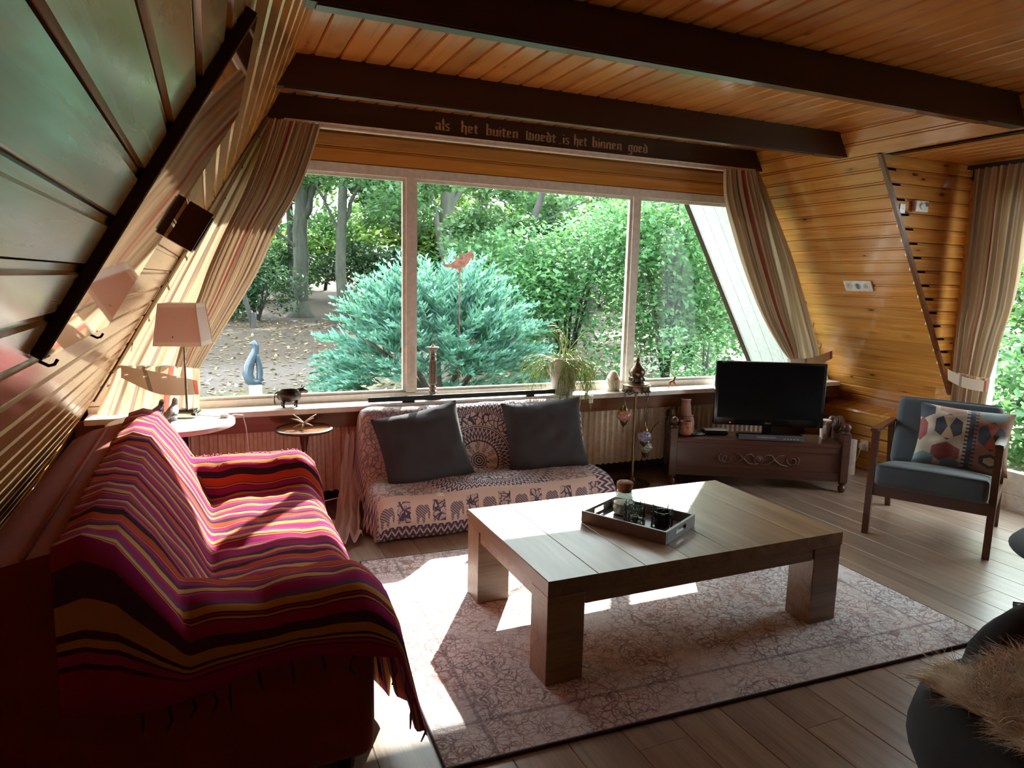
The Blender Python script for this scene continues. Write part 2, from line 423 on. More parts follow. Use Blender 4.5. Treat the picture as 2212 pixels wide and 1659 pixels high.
# ---- dormer: cheek wall, ceiling, outer wall with glazed door
ck = struct(MB().prism([(xr(.02)+.07, .02), (XO+.5, .02), (XO+.06, ZDm+.06), (xr(ZDm)+.07, ZDm+.06)], 'y', YDm+.03, YDm+.1).build('wall_dormer', MAT['beam']), 'dark pine side wall of the dormer')
z = 0.0; BPc = .0885
while z < ZDm:
    x0 = xr(min(z+.02, 2.3))-.0
    if XO-x0 > .02: board('wall_board', ck, MAT['pine_wall'], XO-x0, BPc, (x0, YDm+.028, z+BPc/2), (1, 0, 0), (0, 0, 1))
    z += BPc
dc = struct(MB().box(xr(ZDm)-.0, XO+.06, .3, YDm+.1, ZDm+.018, ZDm+.07).build('ceiling_dormer', MAT['beam']), 'pine board ceiling of the dormer')
x = xr(ZDm)
while x < XO: board('ceiling_board', dc, MAT['pine_ceil'], YDm-.3, .0985, (x+.05, .3, ZDm+.016), (0, 1, 0), (1, 0, 0)); x += .0985
wd = MB()
wd.box(XO, XO+.08, 2.93, YDm+.1, 0, ZDm+.05); wd.box(XO, XO+.08, .2, 1.755, 0, ZDm+.05); wd.box(XO, XO+.08, .2, YDm+.1, 2.10, ZDm+.05)  # near stretch is out of view, kept solid to darken that end
struct(wd.build('wall_dormer_outer', MAT['pine_wall']), 'outer wall of the dormer around the glazed door')
cheek2 = MB().prism([(xr(.02), .02), (XO+.06, .02), (XO+.06, ZDm+.06), (xr(ZDm)+.02, ZDm+.06)], 'y', .25, .3)
struct(cheek2.build('wall_dormer_near', MAT['pine_wall']), 'pine side wall of the dormer out of sight')
def door_unit(name, y0, y1, label):
    d = struct(empty(name, (XO+.03, (y0+y1)/2, 0)), label)
    h = (y1-y0)/2
    f = MB()
    f.box(-.03, .03, -h, -h+.07, .005, 2.09); f.box(-.03, .03, h-.07, h, .005, 2.09); f.box(-.03, .03, -h+.07, h-.07, 2.0, 2.09); f.box(-.03, .03, -h+.07, h-.07, .18, .245)
    f.build('door_frame', MAT['white'], d)
    MB().rbox(-.02, .02, -h+.07, h-.07, .095, .185, .006).build('door_panel', MAT['white'], d)
    MB().rbox(-.022, .022, -h+.07, h-.07, .005, .095, .006).build('door_panel', MAT['white'], d)
    MB().box(-.004, .004, -h+.068, h-.068, .244, 2.002).build('glass_pane', MAT['pane'], d)
    return d
door_unit('door_1', 1.76, 2.92, 'white glazed garden door of the dormer')
# threshold
struct(MB().box(XO-.01, XO+.09, .3, 3.0, -.02, .006).build('trim_5', MAT['white']), 'white sill strip under the garden door')

# ---- window wall
wf = MB()
wf.prism([(XL-.1, -.1), (XR+.1, -.1), (XR+.1, .3), (xr(.6), .645), (xl(.6), .645), (XL-.1, .3)], 'y', 4.26, 4.34)
wf.prism([(xl(2.02), 2.02), (xr(2.02), 2.02), (xr(ZC+.1), ZC+.1), (xl(ZC+.1), ZC+.1)], 'y', D+.02, D+.12)
wfo = struct(wf.build('wall_front', MAT['beam']), 'gable wall around the picture window')
for k, z in enumerate((2.03, 2.118, 2.206)):
    hh = .088
    board('wall_board', wfo, MAT['pine_wall'], xr(z+.04)-xl(z+.04), hh, (xl(z+.04), D+.014, z+hh/2), (1, 0, 0), (0, 0, 1), t=.014)
MB().box(xl(.55)+.02, xr(.55)-.02, 4.07, 4.10, .50, .612).build('apron_board', MAT['pine_dark'], wfo)
# window
wi = struct(empty('window_1', (0, D, .62)), 'wide three-part picture window under the sloping roof')
def wl_(z): return xl(z)+.0
fr = MB()
ZB, ZT = .627, 1.975
fr.box(xl(ZB)+.02, xr(ZB)-.02, D, D+.1, ZB, .674); fr.box(xl(2.0), xr(2.0), D-.004, D+.07, ZT, 2.028)
fr.box(1.111, 1.166, D, D+.075, .67, ZT); fr.box(2.721, 2.776, D, D+.075, .67, ZT)
for sx, fx in ((1, xl), (-1, xr)):
    fr.prism([(fx(.67), .67), (fx(ZT), ZT), (fx(ZT)+sx*.06, ZT), (fx(.67)+sx*.06, .67)], 'y', D, D+.07)
fro = fr.build('window_frame', MAT['white'], wi); fro.location = (0, -D, -.62)
bead = MB()
for xa, xb in ((1.166, 2.721),):
    for z0, z1 in ((.672, .69), (1.957, ZT)): bead.box(xa, xb, D+.02, D+.05, z0, z1)
bead.box(xl(.67)+.06, 1.111, D+.02, D+.05, .672, .69); bead.box(2.776, xr(.67)-.06, D+.02, D+.05, .672, .69)
bead.box(xl(ZT)+.06, 1.111, D+.02, D+.05, 1.957, ZT); bead.box(2.776, xr(ZT)-.06, D+.02, D+.05, 1.957, ZT)
for xm in (1.093, 1.166, 2.703, 2.776): bead.box(xm, xm+.018, D+.02, D+.05, .69, 1.957)
bo = bead.build('glazing_bead', MAT['white'], wi); bo.location = (0, -D, -.62)
for poly in ([(xl(.69)+.05, .69), (1.1, .69), (1.1, 1.96), (xl(1.96)+.05, 1.96)], [(1.17, .69), (2.72, .69), (2.72, 1.96), (1.17, 1.96)],
             [(2.78, .69), (xr(.69)-.05, .69), (xr(1.96)-.05, 1.96), (2.78, 1.96)]):
    g = MB().prism(poly, 'y', D+.03, D+.036).build('glass_pane', MAT['pane'], wi); g.location = (0, -D, -.62)
sill = MB().rbox(xl(.62)+.03, xr(.62)-.06, 3.985, D+.02, .605, .637, .004).build('window_sill', MAT['white'], wi); sill.location = (0, -D, -.62)
rail = MB(); rail.box(xl(2.2)+.10, xr(2.2)-.12, 4.03, 4.072, 2.185, 2.2125); rail.box(xl(2.2)+.10, xr(2.2)-.12, 4.024, 4.03, 2.183, 2.192)
rail.box(xl(2.2)+.10, xr(2.2)-.12, 4.024, 4.03, 2.203, 2.2125)
struct(rail.build('trim_6', MAT['white_plastic']), 'white curtain rail under the lettered beam')
# roof overhang and balcony slab outside (the eaves shade the window)
OV = 5.02
ex = empty('eaves', (XR, D+.2, 0)); struct(ex, 'white boarded underside of the roof overhang outside the window')
def soffit(fx, sg, up):
    n = Vector((sg*SN, 0, -CS)); d = Vector((sg*CS, 0, SN)); base = Vector((XL if sg > 0 else XR, 0, 0))
    yy = D+.12; k = 0
    while yy < OV-.02:
        wbd = min(.14, OV-yy); m = MB(); q = []
        for s_ in (-.1/SN, 3.05/SN):
            for du in (.002, wbd-.002):
                for dn in (0, .016):
                    v = base+d*s_+n*dn; q.append((v.x, yy+du, v.z))
        m.add(q, [(0, 1, 3, 2), (4, 6, 7, 5), (0, 4, 5, 1), (2, 3, 7, 6), (1, 5, 7, 3), (0, 2, 6, 4)])
        o = m.build('soffit_board', MAT['white_ext'], ex); o.location = (-XR, -D-.2, 0); yy += wbd; k += 1
    m = MB(); q = []
    for s_ in (-.1/SN, 3.05/SN):
        for yv in (OV-.01, OV+.03):
            for dn in (-.12, .03):
                v = base+d*s_+n*dn; q.append((v.x, yv, v.z))
    m.add(q, [(0, 1, 3, 2), (4, 6, 7, 5), (0, 4, 5, 1), (2, 3, 7, 6), (1, 5, 7, 3), (0, 2, 6, 4)])
    o = m.build('barge_board', MAT['beam'], ex); o.location = (-XR, -D-.2, 0)
    m = MB(); q = []
    for s_ in (-.1/SN, 3.05/SN):
        for yv in (D+.05, OV):
            for dn in (-.12, -.002):
                v = base+d*s_+n*dn; q.append((v.x, yv, v.z))
    m.add(q, [(0, 1, 3, 2), (4, 6, 7, 5), (0, 4, 5, 1), (2, 3, 7, 6), (1, 5, 7, 3), (0, 2, 6, 4)])
    o = m.build('roof_slab', MAT['beam'], ex); o.location = (-XR, -D-.2, 0)
soffit(xl, 1, 1); soffit(xr, -1, 1)
o = MB().box(xl(2.4), xr(2.4), D+.12, 4.99, 2.385, 2.50).build('balcony_slab', MAT['white_ext'], ex); o.location = (-XR, -D-.2, 0)
# unseen back wall, dark to cut fill from behind, roof above the ceiling
struct(MB().prism([(XL-.1, -.1), (XR+.1, -.1), (xr(ZC+.1)+.1, ZC+.1), (xl(ZC+.1)-.1, ZC+.1)], 'y', YB-.08, YB).build('wall_back', MAT['pine_dark']), 'unseen dark pine wall at the back of the room')
MBr = MB().prism([(xr(.02), -.02), (XO+.06, -.02), (XO+.06, .3), (xr(ZDm), ZDm+.05), (xr(.1)-.3, ZDm)], 'y', YB, .25)
MBr = MB().prism([(XR, -.02), (XR+.1, -.02), (xr(ZC)+.1, ZC), (xr(ZC), ZC)], 'y', YB, .28)
struct(MBr.build('wall_right_near', MAT['pine_wall']), 'sloping pine wall behind the lounge chair')
# ================================================================== THE GARDEN
def gz(y): return -.15+.047*(max(y, 5)-6)
t = NT('leaf_litter_ground'); co = t.coord(); sx, sy, sz = t.sep(co)
n1 = t.noise(co, 26, 5, .7); n2 = t.noise(co, 1.1, 4); vv = t.voro(co, 42)
litter = t.ramp(n1, [(.28, (.020, .014, .011)), (.5, (.055, .038, .028)), (.72, (.14, .10, .07))])
litter = t.mix(t.step(vv, .02, .35), t.mix(.5, litter, (.17, .11, .065)), litter)
grass = t.ramp(n1, [(.3, (.045, .085, .018)), (.7, (.16, .24, .06))])
gm = t.ma('MULTIPLY', t.ma('SUBTRACT', 1.0, t.step(sy, 7.6, 9.6)), t.step(n2, .38, .56))
path = t.ramp(n1, [(.3, (.07, .055, .052)), (.7, (.15, .12, .11))])
pm = t.ma('MULTIPLY', t.step(sy, 8.8, 9.6), t.ma('SUBTRACT', 1.0, t.step(sy, 10.3, 11.4)))
c = t.mix(gm, litter, grass); c = t.mix(t.ma('MULTIPLY', pm, .8), c, path)
t.set(col=c, rough=.95); t.bump(n1, .8, .03); MAT['ground'] = t.m
gy = [4.3+.5*i for i in range(100)]; gx = [-16+1.0*i for i in range(56)]
g = MB().grid([[(X, Y, gz(Y)+.05*math.sin(X*.9+Y*.5)*(1 if Y > 7 else .2)+(.02 if Y < 5 else 0)) for X in gx] for Y in gy]).build('ground', MAT['ground'], smooth=180)
struct(g, 'brown leaf-strewn woodland ground outside the window')
g2 = MB().grid([[(4.75+.6*i, -4+.6*j, -.12+.01*i) for i in range(40)] for j in range(15)]).build('ground_side', MAT['ground'], smooth=180)
struct(g2, 'leaf-strewn ground outside the garden door')

BARK = []
for nm, a, b in (('grey_green_bark', (.035, .040, .030), (.10, .105, .082)), ('dark_bark', (.018, .017, .015), (.055, .052, .048)), ('reddish_bark', (.035, .024, .020), (.10, .075, .062))):
    t = NT(nm); co = t.coord(); nn = t.noise(t.vmul(co, (9, 9, 2.2)), 1.0, 6, .65)
    t.set(col=t.ramp(nn, [(.3, a), (.7, b)]), rough=.95); t.bump(nn, .6, .03); BARK.append(t.m)
LEAF = [leafmat('beech_leaves', [(.014, .055, .016), (.030, .10, .026), (.06, .16, .040), (.11, .22, .055)], .42),
        leafmat('shaded_leaves', [(.010, .040, .016), (.022, .075, .026), (.045, .115, .038), (.075, .16, .06)], .35),
        leafmat('bright_leaves', [(.03, .11, .045), (.055, .18, .07), (.10, .25, .11), (.18, .32, .13)], .42),
        leafmat('yellow_green_leaves', [(.05, .12, .02), (.11, .20, .03), (.20, .29, .05), (.30, .36, .07)], .42),
        leafmat('rhododendron_leaves', [(.008, .035, .014), (.016, .06, .022), (.03, .085, .035), (.10, .17, .08)], .15, .3)]
def leaves(centres, radii, n, size, seed, flat=.55, asp=.55):
    rg = np.random.default_rng(seed); k = len(centres); cen = np.array(centres, float); rad = np.array(radii, float)
    if rad.ndim == 1: rad = np.repeat(rad[:, None], 3, 1)
    vol = rad.prod(1)**.67; idx = rg.choice(k, n, p=vol/vol.sum())
    d = rg.normal(size=(n, 3)); d /= np.linalg.norm(d, axis=1)[:, None]
    c = cen[idx]+d*rad[idx]*(rg.random(n)**.45)[:, None]
    nz = rg.normal(size=(n, 3))*flat; nz[:, 2] += 1; nz /= np.linalg.norm(nz, axis=1)[:, None]
    a = np.cross(nz, rg.normal(size=(n, 3))); a /= np.linalg.norm(a, axis=1)[:, None]; b = np.cross(nz, a)
    L = size*(.6+.8*rg.random(n))[:, None]
    v = np.stack([c-a*L*.5, c+b*L*asp*.5-a*L*.05, c+a*L*.5-nz*L*.12, c-b*L*asp*.5-a*L*.05], 1).reshape(-1, 3)
    return v, np.arange(4*n).reshape(-1, 4)
def foliage(name, parent, mat, *args, **kw):
    v, q = leaves(*args, **kw); o = npmesh(name, v-np.array(parent.location), q, mat, parent); o['kind'] = 'stuff'; return o
def limb(pts, r0, r1, seed, jit=.06):
    rg = random.Random(seed); out = []; n = 9
    P = [Vector(p) for p in pts]; 
    for i in range(n+1):
        f = i/n*(len(P)-1); k = min(int(f), len(P)-2); q = P[k].lerp(P[k+1], f-k)
        if 0 < i < n: q = q+Vector((rg.uniform(-jit, jit), rg.uniform(-jit, jit), 0))
        out.append(q)
    return out, [r0+(r1-r0)*i/n for i in range(n+1)]
def tree(name, label, X, Y, r, h, bark, leaf, crowns, nleaf, lsize, seed, lean=0.0, forks=(), group='trees outside the window'):
    root = thing(name, label, 'tree', (X, Y, gz(Y)-.05), 0, group)
    pts, rad = limb([(0, 0, 0), (lean*.4, 0, h*.5), (lean, 0, h)], r, r*.55, seed, r*.18)
    m = MB().tube(pts, rad, 12)
    m.lathe([(r*1.9, -.05), (r*1.35, .12), (r*1.05, .4)], 12)
    m.build('trunk', MAT.get('x') or BARK[bark], root, 180)
    for i, (z0, dx, dy, dz, br) in enumerate(forks):
        pts, rad = limb([(lean*z0/h, 0, z0), (lean*z0/h+dx*.4, dy*.4, z0+dz*.45), (lean*z0/h+dx, dy, z0+dz)], br, br*.35, seed+i+5, br*.5)
        MB().tube(pts, rad, 8).build('branch', BARK[bark], root, 180)
    if nleaf: foliage('crown', root, LEAF[leaf], [(X+a, Y+b, gz(Y)+c) for a, b, c, _ in crowns], [(q, q, q*.62) if not isinstance(q, tuple) else q for *_, q in crowns], nleaf, lsize, seed)
    return root
rt = random.Random(5)
def cr(n, rx, ry, z0, z1, q0, q1, seed):
    g_ = random.Random(seed); return [(g_.uniform(-rx, rx), g_.uniform(-ry, ry), g_.uniform(z0, z1), g_.uniform(q0, q1)) for _ in range(n)]
tree('beech_tree', 'thick grey-green beech trunk forking above the dark rhododendrons', 2.1, 18, .205, 6.2, 0, 0, cr(16, 3.0, 1.6, 2.6, 6.0, .6, 1.2, 1), 10000, .17, 21, .15,
     ((2.4, 1.3, .2, 2.6, .14), (2.7, -.9, 0, 2.4, .12), (3.6, .4, -.5, 2.2, .1), (1.6, -1.2, -.3, .9, .05)))
tree('slim_beech_tree', 'slim straight beech trunk beside the thick forked beech', 2.92, 17, .14, 5.6, 0, 1, cr(12, 2.2, 1.2, 2.2, 5.2, .5, 1.0, 2), 9000, .15, 22, .12,
     ((2.2, .9, .3, 2.0, .06), (1.9, -.8, .1, 1.8, .05)))
tree('background_tree', 'thin dark trunk behind the thick forked beech', 2.35, 22, .13, 5.5, 1, 0, cr(12, 3.0, 1.4, 2.2, 5.5, .6, 1.1, 3), 7000, .18, 23, -.1)
tree('leaning_sapling', 'thin bare sapling leaning left over the leaf litter', .82, 15, .05, 2.4, 1, 1, [(-.7, 0, 2.4, .5), (-.4, 0, 2.1, .4)], 250, .11, 24, -.62)
tree('oak_tree', 'big mossy trunk rising behind the blue-green juniper', 4.62, 14, .20, 5.4, 0, 1, cr(18, 2.4, 1.2, 2.6, 5.2, .45, .95, 4), 8500, .14, 25, .02,
     ((1.4, -.75, -.2, 2.4, .085), (2.6, 1.2, 0, 1.7, .08), (3.0, -.6, .2, 2.0, .07)))
tree('twin_trunk_tree', 'dark reddish trunk just right of the mossy trunk', 6.5, 17, .16, 5.6, 2, 0, cr(14, 2.4, 1.3, 2.4, 5.4, .5, 1.0, 5), 6000, .16, 26, .05, ((1.2, .35, .1, 3.6, .12),))
tree('slender_dark_tree', 'slender black trunk deep in the wood', 9.58, 20, .11, 5.6, 1, 3, cr(14, 2.6, 1.3, 1.6, 5.4, .6, 1.1, 6), 5000, .19, 27, -.1)
tree('grey_pine_tree', 'grey pine trunk behind the bright leafy bushes', 8.68, 15, .16, 6.0, 1, 2, cr(14, 2.4, 1.2, 1.8, 5.0, .5, 1.0, 7), 6000, .15, 28, .1)
tree('crooked_tree', 'short crooked dark trunk among the bright bushes', 5.65, 11, .09, 3.2, 1, 2, cr(12, 1.7, .8, .9, 3.2, .35, .7, 8), 7000, .105, 29, -.25, ((1.0, .5, .1, 1.4, .05),))
tree('far_left_tree', 'trunk half hidden by the left curtain', -1.2, 16, .16, 5.6, 0, 1, cr(14, 2.6, 1.2, 1.6, 5.2, .6, 1.1, 9), 5500, .16, 30, .1)
tree('overhanging_beech', 'beech whose leafy branches hang into the top of the window', -2.6, 11.5, .12, 3.9, 0, 1, [(4.6+rt.uniform(-1.6, 2.2), rt.uniform(-.6, .6), rt.uniform(2.5, 3.9), rt.uniform(.3, .6)) for _ in range(16)], 5200, .115, 31, .2,
     ((2.9, 5.5, .1, .7, .05), (2.4, 5.0, -.3, 1.0, .05)))
tree('hanging_branch_tree', 'tree with pale drooping leaf sprays above the juniper', 3.9, 9.6, .08, 3.2, 1, 1, [(rt.uniform(-.6, 2.2), rt.uniform(-.4, .4), rt.uniform(2.1, 3.2), rt.uniform(.22, .45)) for _ in range(12)], 3600, .10, 32, .9,
     ((2.2, 1.2, .1, .6, .03),))
for i, (X, Y, w_, h_, lf, lab) in enumerate(((-6, 27, 4, 6.5, 1, 'dark green thicket far left beyond the trees'), (0, 29, 4, 6.5, 0, 'leafy thicket behind the thick forked beech'), (6, 28, 4, 6.8, 3, 'sunlit yellow-green thicket behind the mossy trunk'),
                                     (12, 27, 4, 6.8, 0, 'leafy thicket behind the slender black trunk'), (18, 25, 4, 6.6, 2, 'bright thicket behind the grey pine'), (24, 24, 5, 6.6, 2, 'bright thicket far right beyond the bushes'))):
    r_ = thing('thicket', lab, 'bushes', (X, Y, gz(Y)-.05), 0, 'thickets at the back of the garden')
    foliage('foliage', r_, LEAF[lf], [(X+a, Y+b, gz(Y)+c) for a, b, c, _ in cr(26, w_, 1.0, .2, h_, .7, 1.4, 40+i)], [(q*1.3, q*.8, q) for *_, q in cr(26, w_, 1.0, .2, h_, .7, 1.4, 40+i)], 17000, .27, 50+i)
    st = MB()
    for k in range(5): st.tube(limb([(-w_+.4+k*w_*.45, 0, 0), (-w_+.5+k*w_*.45, 0, 5)], .09, .05, i*7+k)[0], .07, 6)
    st.build('stems', BARK[1], r_, 180)
def shrub(name, lab, X, Y, rx, ry, h, leaf, n, size, seed, asp=.5, group='bushes outside the window', z0=None):
    zb = gz(Y)-.03 if z0 is None else z0
    r_ = thing(name, lab, 'bush', (X, Y, zb), 0, group)
    cc = cr(14, rx*.7, ry*.7, h*.15, h*.85, .2*h, .32*h, seed)
    foliage('foliage', r_, LEAF[leaf], [(X+a, Y+b, zb+c) for a, b, c, _ in cc], [(q*1.1, q, q*.9) for *_, q in cc], n, size, seed, asp=asp)
    st = MB(); g_ = random.Random(seed)
    for k in range(6):
        e = (g_.uniform(-rx, rx)*.7, g_.uniform(-ry, ry)*.6, h*g_.uniform(.6, .95)); st.tube([(0, 0, 0), (e[0]*.4, e[1]*.4, e[2]*.5), e], [.03, .02, .008], 6)
    st.build('stems', BARK[1], r_, 180); return r_
shrub('rhododendron', 'dark rhododendron under the thick forked beech', 1.0, 16.6, 1.1, .7, 1.7, 4, 3000, .13, 60, .35)
shrub('rhododendron', 'dark rhododendron with pale leaves beside the slim beech', 3.5, 16, .9, .6, 1.4, 4, 2600, .12, 61, .35)
shrub('rhododendron', 'dark rhododendron behind the leaning sapling', -.8, 17.5, 1.4, .7, 1.5, 4, 3000, .13, 62, .35)
shrub('leafy_bush', 'tall bright green bush filling the right-hand pane', 5.6, 7.6, 1.1, .7, 2.75, 2, 12000, .085, 63, .5)
shrub('leafy_bush', 'bright green bush behind the hanging pot plant', 4.6, 8.6, .9, .6, 2.5, 2, 9000, .085, 64, .5)
shrub('leafy_bush', 'bright green bush against the white roof overhang', 6.6, 8.4, 1.0, .6, 2.9, 0, 9000, .085, 65, .5)
shrub('leafy_bush', 'low leafy bush at the foot of the right-hand pane', 5.25, 6.4, .55, .35, 1.0, 2, 3500, .06, 66, .4)
shrub('leafy_bush', 'leafy bush outside the garden door', 6.6, 3.4, .7, .7, 1.25, 2, 3500, .10, 67, .5, z0=-.12)
shrub('leafy_bush', 'tall leafy bush far outside the garden door', 8.6, 4.4, 1.3, 1.0, 2.6, 0, 6000, .11, 68, .5, z0=-.1)
shrub('leafy_bush', 'leafy bush out of sight beyond the garden door', 8.6, 1.6, 1.2, 1.0, 2.2, 2, 4000, .11, 69, .5, z0=-.1)
for k, (X, Y, h_, lab) in enumerate(((-2.5, 21.5, 1.9, 'dark undergrowth behind the left curtain side of the wood'), (1.2, 22.5, 1.8, 'dark undergrowth behind the thick forked beech'), (4.4, 21.5, 1.9, 'dark undergrowth behind the slim beech'), (8.0, 21, 2.0, 'undergrowth between the reddish and the black trunks'), (11.5, 19.5, 2.2, 'undergrowth behind the grey pine'))):
    shrub('undergrowth', lab, X, Y, 2.2, .8, h_, 1 if k % 2 else 4, 5200, .17, 90+k, .45)
# fallen leaves
rg = np.random.default_rng(3); n = 7000
lit = leafmat('fallen_leaves', [(.10, .055, .025), (.20, .12, .05), (.30, .20, .10), (.38, .27, .15)], .1)
P = np.stack([rg.uniform(-4, 8, n), 5.2+12*rg.random(n)**1.4, np.zeros(n)], 1); P[:, 2] = [gz(y)+.05*math.sin(x*.9+y*.5)*(1 if y > 7 else .2)+.012 for x, y, _ in P]
a = rg.normal(size=(n, 3)); a[:, 2] *= .3; a /= np.linalg.norm(a, axis=1)[:, None]; b = np.cross(a, [0, 0, 1.]); s_ = rg.uniform(.03, .06, n)[:, None]
V = np.stack([P-a*s_, P+b*s_*.6, P+a*s_, P-b*s_*.6], 1).reshape(-1, 3)
o = npmesh('fallen_leaves', V, np.arange(4*n).reshape(-1, 4), lit); tag(o, 'dry brown leaves strewn over the garden ground', 'leaves', kind='stuff')
# juniper: feathery blue-green sprays
jm = leafmat('juniper_needles', [(.045, .15, .13), (.085, .235, .205), (.14, .33, .29), (.23, .46, .41)], .38, .6)
def juniper():
    rg = np.random.default_rng(77); JX, JY, JZ = 2.35, 7.35, gz(7.3)-.05
    r_ = thing('juniper', 'spreading blue-green juniper bush behind the middle window pane', 'bush', (JX, JY, JZ))
    V = []; 
    nb = 620
    for i in range(nb):
        th = rg.uniform(0, 2*PI); el = rg.uniform(.02, 1.0)**.8*1.35; R_ = rg.uniform(.75, 1.0)
        d = np.array([math.cos(th)*math.cos(el)*1.42, math.sin(th)*math.cos(el)*.85, math.sin(el)*1.52+.22])*R_
        tip = d*1.02; base = d*.55+np.array([0, 0, .08])
        ax = tip-base+np.array([d[0]*.25, d[1]*.25, -.10+.25*rg.random()]); L = np.linalg.norm(ax); ax /= L; L = rg.uniform(.38, .62)
        base = tip-ax*L*.75
        sd = np.cross(ax, [0, 0, 1.]); sd /= np.linalg.norm(sd)+1e-6; up = np.cross(sd, ax)
        for k in range(34):
            f = rg.random()**.8; p0 = base+ax*L*f+up*(-.10*f*f)
            s2 = rg.choice([-1, 1]); dv = ax*.8+sd*s2*rg.uniform(.35, .9)+up*rg.uniform(-.35, .55); dv /= np.linalg.norm(dv)
            l2 = (.17*(1-f)+.05)*rg.uniform(.6, 1.2); w2 = np.cross(dv, rg.normal(size=3)); w2 /= np.linalg.norm(w2)+1e-6
            e = p0+dv*l2; V += [p0, p0+dv*l2*.45+w2*.014, e, p0+dv*l2*.45-w2*.014]
    V = np.array(V); npm = npmesh('sprays', V, np.arange(len(V)).reshape(-1, 4), jm, r_); npm['kind'] = 'stuff'
    m = MB()
    for k in range(9):
        a_ = k*.7; m.tube([(0, 0, 0), (.4*math.cos(a_), .3*math.sin(a_), .5), (.95*math.cos(a_), .6*math.sin(a_), .9)], [.04, .03, .012], 6)
    m.build('branches', BARK[2], r_, 180)
juniper()
# stone sculpture on a plinth
sm = plain('blue_grey_stone', (.045, .07, .10), .22, .4, 6)
sc_ = thing('garden_sculpture', 'polished blue-grey abstract stone loop on a pale plinth', 'sculpture', (.435, 8.0, gz(8)))
MB().rbox(-.065, .065, -.065, .065, -.05, .245, .006).build('plinth', plain('plinth_stone', (.50, .40, .34), .8), sc_)
m = MB(); pts = [(.0, .27), (.06, .30), (.085, .37), (.055, .45), (.02, .53), (.045, .60), (.085, .655), (.06, .70), (.0, .715)]
pts = [(.06, .275), (-.0, .255), (-.055, .29), (-.075, .36), (-.06, .45), (-.03, .53), (.005, .60), (.015, .66), (-.01, .705), (-.045, .69)]
m.tube([(x_, 0, z_) for x_, z_ in pts], [.036, .05, .058, .058, .054, .046, .040, .040, .038, .014], 12)
m.tube([(.005, 0, .60), (.03, .01, .53), (.045, .01, .45), (.05, .01, .37), (.045, .01, .31), (.06, 0, .275)], [.034, .030, .034, .036, .036, .036], 10)
m.build('loop', sm, sc_, 180)
# rusty metal bird on a stake
rust = plain('rusted_steel', (.16, .055, .035), .85, .5, 25)
rb = thing('garden_bird', 'rusty sheet-metal bird silhouette perched above the juniper', 'ornament', (2.33, 6.7, gz(6.7)))
def px2(u, v): return ((u-980)*.00445, (570-v)*.00445+1.54-gz(6.7))
out = [(936, 570), (952, 577), (968, 574), (985, 566), (998, 556), (1008, 545), (1014, 541), (1012, 548), (1016, 553), (1013, 560), (1008, 558), (1004, 568), (994, 578), (984, 582), (986, 590), (981, 590), (977, 583), (962, 580), (948, 578)]
out = [(936, 570), (948, 573), (960, 571), (972, 562), (968, 556), (980, 557), (986, 550), (985, 543), (992, 550), (1002, 545), (1009, 537), (1011, 543), (1016, 552), (1012, 562), (1009, 555), (1003, 566), (994, 577), (985, 581), (987, 588), (981, 592), (976, 583), (962, 580), (946, 578)]
MB().prism([px2(*q) for q in out], 'y', -.004, .004).build('silhouette', rust, rb)
MB().tube([(.01, 0, 0), (.01, 0, px2(982, 584)[1])], .006, 6).build('stake', rust, rb)
# ================================================================== SOFT FURNISHINGS AND BIG FURNITURE
from mathutils import noise as mn
def nz(x, y, z=0.0): return mn.noise(Vector((x, y, z)))
def lerp(a, b, t): return a+(b-a)*t
def curve(pts, s):
    f = s*(len(pts)-1); k = min(int(f), len(pts)-2); t = f-k
    p0 = pts[max(k-1, 0)]; p1 = pts[k]; p2 = pts[k+1]; p3 = pts[min(k+2, len(pts)-1)]
    return tuple(.5*((2*b)+(c-a)*t+(2*a-5*b+4*c-d)*t*t+(3*b-a-3*c+d)*t**3) for a, b, c, d in zip(p0, p1, p2, p3))
def part(mb, name, mat, root, smooth=None, parent=None):
    """mesh given in world coordinates, stored relative to an unrotated root"""
    L = root.location; mb.v = [(x-L.x, y-L.y, z-L.z) for x, y, z in mb.v]
    return mb.build(name, mat, root if parent is None else parent, smooth)

# ---- curtains
def curtain_mat(name, k, tr):
    t = NT(name); u = t.sep(t.uv())[0]; co = t.coord()
    base = (.60, .46, .31); tan = (.36, .27, .21); red = (.36, .045, .035); dk = (.25, .18, .14)
    f = t.ma('FRACT', t.ma('MULTIPLY', u, k))
    c = t.ramp(f, [(0, base), (.10, tan), (.125, base), (.16, tan), (.20, base), (.30, dk), (.34, base), (.50, tan), (.53, base), (.62, red), (.685, base), (.78, tan), (.83, base), (.92, dk), (.94, base)], 'CONSTANT')
    fine = t.noise(co, 500, 2); c = t.mix(.18, c, t.ramp(fine, [(.3, (.3, .23, .17)), (.7, (.8, .66, .5))]))
    trans_cloth(t, c, tr); return t.m
MAT['curtain'] = curtain_mat('striped_curtain', 1.6, .13); MAT['curtain_flat'] = curtain_mat('striped_curtain_flat', 1.0, .40)
t = NT('tieback_cloth'); u_ = t.sep(t.uv())[0]; tbc = t.ramp(u_, [(0, (.66, .52, .40)), (.38, (.27, .21, .17)), (.43, (.66, .52, .40)), (.86, (.42, .05, .035)), (.92, (.66, .52, .40))], 'CONSTANT')
tbf = t.noise(t.coord(), 500, 2); trans_cloth(t, t.mix(.15, tbc, t.ramp(tbf, [(.3, (.3, .23, .17)), (.7, (.8, .66, .5))])), .2); MAT['tieback'] = t.m
